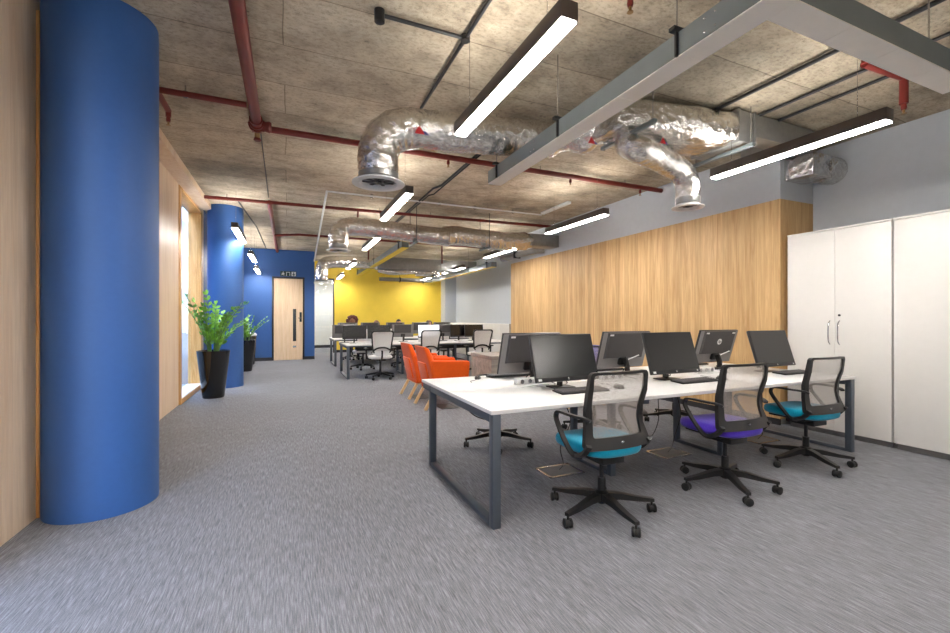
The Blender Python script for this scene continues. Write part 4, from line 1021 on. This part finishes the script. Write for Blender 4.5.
# ------------------------------------------------------------------ people on the far bench
def person(label, loc, skin_m, hair, shirt, headz, extra=None):
    # seated, facing -Y, hands on the desk
    o = thing('person', label, 'person', loc, 0, None)
    def S(v): return v
    hz = headz  # top of head
    n = hz-0.24
    J = {'pel': (0, 0.05, 0.52), 'ab': (0, 0.07, 0.66), 'ch': (0, 0.06, 0.86*n/1.0), 'nk': (0, 0.04, n-0.02), 'nk2': (0, 0.02, n+0.04)}
    def chainmesh(name, verts, edges, rad, mat, sub=2):
        me = bpy.data.meshes.new(name); me.from_pydata(verts, edges, []); ob = bpy.data.objects.new(name, me); COL.objects.link(ob)
        md = ob.modifiers.new('s', 'SKIN')
        for i, r in enumerate(rad): me.skin_vertices[0].data[i].radius = (r, r) if not isinstance(r, tuple) else r
        me.skin_vertices[0].data[0].use_root = True
        s2 = ob.modifiers.new('u', 'SUBSURF'); s2.levels = sub; s2.render_levels = sub
        bpy.context.view_layer.update()
        m2 = bpy.data.meshes.new_from_object(ob.evaluated_get(bpy.context.evaluated_depsgraph_get())); bpy.data.objects.remove(ob)
        m2.name = name; m2.materials.clear(); m2.materials.append(M[mat])
        m2.polygons.foreach_set('use_smooth', [True]*len(m2.polygons))
        r_ = bpy.data.objects.new(name, m2); COL.objects.link(r_); r_.parent = o; return r_
    V = [(0, 0.05, 0.53), (0, 0.07, 0.68), (0, 0.06, n-0.14), (0, 0.04, n-0.02), (0, 0.02, n+0.03)]
    E = [(0, 1), (1, 2), (2, 3), (3, 4)]; Rr = [(0.15, 0.11), (0.13, 0.10), (0.155, 0.10), (0.06, 0.06), (0.05, 0.05)]
    bV, bE, bR = list(V), list(E), list(Rr)
    for s in (-1, 1):
        i = len(bV)
        bV += [(s*0.17, 0.05, n-0.09), (s*0.22, -0.02, n-0.33), (s*0.17, -0.28, 0.77), (s*0.15, -0.38, 0.765)]
        bE += [(2, i), (i, i+1), (i+1, i+2), (i+2, i+3)]; bR += [0.06, 0.045, 0.032, 0.03]
        k = len(bV)
        bV += [(s*0.10, 0.0, 0.52), (s*0.13, -0.38, 0.50), (s*0.13, -0.36, 0.10), (s*0.13, -0.50, 0.04)]
        bE += [(0, k), (k, k+1), (k+1, k+2), (k+2, k+3)]; bR += [0.085, 0.06, 0.042, 0.035]
    body = chainmesh('body', bV, bE, bR, shirt)
    body.data.materials.append(M['trousers']); body.data.materials.append(M[skin_m])
    for p in body.data.polygons:
        c = p.center
        if c.z < 0.58 : p.material_index = 1
        elif c.z > n-0.01 or c.y < -0.30: p.material_index = 2
    for s in (-1, 1):
        for f in range(4):
            x = s*0.15+(f-1.5)*0.018; L = (0.055, 0.07, 0.066, 0.05)[f]
            chainmesh('finger', [(x*1.0, -0.385, 0.763), (x, -0.385-L*0.5, 0.768), (x, -0.385-L, 0.752)], [(0, 1), (1, 2)], [0.009, 0.008, 0.007], skin_m, 1)
        chainmesh('thumb', [(s*0.12, -0.37, 0.76), (s*0.10, -0.40, 0.758), (s*0.095, -0.43, 0.752)], [(0, 1), (1, 2)], [0.010, 0.009, 0.007], skin_m, 1)
    b = MB(); hc = Vector((0, 0.0, hz-0.115)); b.ball(hc, 0.105, 20, (0.76, 0.92, 1.08))
    for v in b.bm.verts:
        if v.co.z < hc.z: v.co.x *= 1-0.25*(hc.z-v.co.z)/0.11; v.co.y -= 0.012*(hc.z-v.co.z)/0.11
    b.ball(hc+Vector((0, -0.098, -0.022)), 0.016, 8, (0.8, 1.1, 1.3))
    for s in (-1, 1): b.ball(hc+Vector((s*0.08, 0.01, -0.01)), 0.024, 8, (0.35, 0.7, 1.2))
    b.build('head', skin_m, o, smooth=80)
    b = MB()
    for s in (-1, 1): b.ball(hc+Vector((s*0.030, -0.086, 0.004)), 0.011, 8, (1.2, 0.6, 0.8))
    b.build('eyes', 'hair_black', o)
    b = MB(); b.ball(hc+Vector((0, -0.085, -0.058)), 0.02, 8, (1.2, 0.4, 0.3)); b.build('mouth', 'shirt_red', o)
    b = MB()
    if hair == 'hair_auburn':
        rnd = random.Random(5)
        for k in range(120):
            a = rnd.uniform(0, 2*PI); e = rnd.uniform(-0.9, 1.4); d = Vector((math.cos(a)*math.cos(e), math.sin(a)*math.cos(e), math.sin(e)))
            if d.y < -0.45 and d.z < 0.45: continue
            b.ball(hc+Vector((0, 0.03, 0.02))+Vector((d.x*0.155, d.y*0.13, d.z*0.135)), rnd.uniform(0.03, 0.048), 7)
    else:
        b.ball(hc+Vector((0, 0.014, 0.014)), 0.112, 20, (0.78, 0.93, 1.05))
        dl = [v for v in b.bm.verts if (v.co.y < -0.045 and v.co.z < hc.z+0.055) or v.co.z < hc.z-0.07]
        bmesh.ops.delete(b.bm, geom=dl, context='VERTS')
    b.build('hair', hair, o, smooth=80)
    if extra:
        b = MB(); b.tube([hc+Vector((0.098*math.cos(a), 0.0, 0.03+0.095*math.sin(a))) for a in [PI*i/14 for i in range(15)]], 0.012, 8)
        for s in (-1, 1): b.lathe([(0.035, -0.012), (0.035, 0.012)], hc+Vector((s*0.098, 0.01, 0.0)), 14, 'x')
        b.build('headphones', 'black_plastic', o)
person('seated person with big curly auburn hair behind the farthest monitors', (1.85, 13.95, 0), 'skin_dark', 'hair_auburn', 'shirt_dark', 1.32)
person('seated person with short brown hair behind the farthest monitors', (2.60, 13.95, 0), 'skin', 'hair_brown', 'shirt_dark', 1.22)
person('seated person with short black hair behind the farthest monitors', (3.32, 13.95, 0), 'skin', 'hair_black', 'shirt_white', 1.25)
person('seated person wearing black headphones right of the other people', (4.35, 13.95, 0), 'skin', 'hair_brown', 'shirt_red', 1.21, True)

# ------------------------------------------------------------------ world, camera
w = bpy.data.worlds.new('World'); scene.world = w; w.use_nodes = True
nt = w.node_tree; bg = nt.nodes['Background']
sky = nt.nodes.new('ShaderNodeTexSky'); sky.sky_type = 'NISHITA'; sky.sun_disc = False; sky.sun_elevation = math.radians(42); sky.sun_rotation = math.radians(250)
mix = nt.nodes.new('ShaderNodeMix'); mix.data_type = 'RGBA'; mix.inputs[0].default_value = 0.6
nt.links.new(sky.outputs[0], mix.inputs[6]); mix.inputs[7].default_value = (0.75, 0.86, 1.0, 1)
nt.links.new(mix.outputs[2], bg.inputs['Color']); bg.inputs['Strength'].default_value = 5.0

cam = bpy.data.cameras.new('Camera'); co = bpy.data.objects.new('Camera', cam); COL.objects.link(co); scene.camera = co
cam.sensor_width = 36; cam.lens = 36*432/950; cam.shift_y = 1.5/950; cam.clip_start = 0.05; cam.clip_end = 200
co.location = (0, 0, 1.30); co.rotation_euler = (PI/2, 0, -math.atan(187/432))
scene.view_settings.view_transform = 'Standard'; scene.view_settings.look = 'None'; scene.view_settings.gamma = 1
scene.view_settings.exposure = 0.50; scene.view_settings.use_curve_mapping = False
scene.cycles.use_denoising = True
scene.cycles.max_bounces = 8; scene.cycles.transparent_max_bounces = 16; scene.cycles.sample_clamp_indirect = 6.0
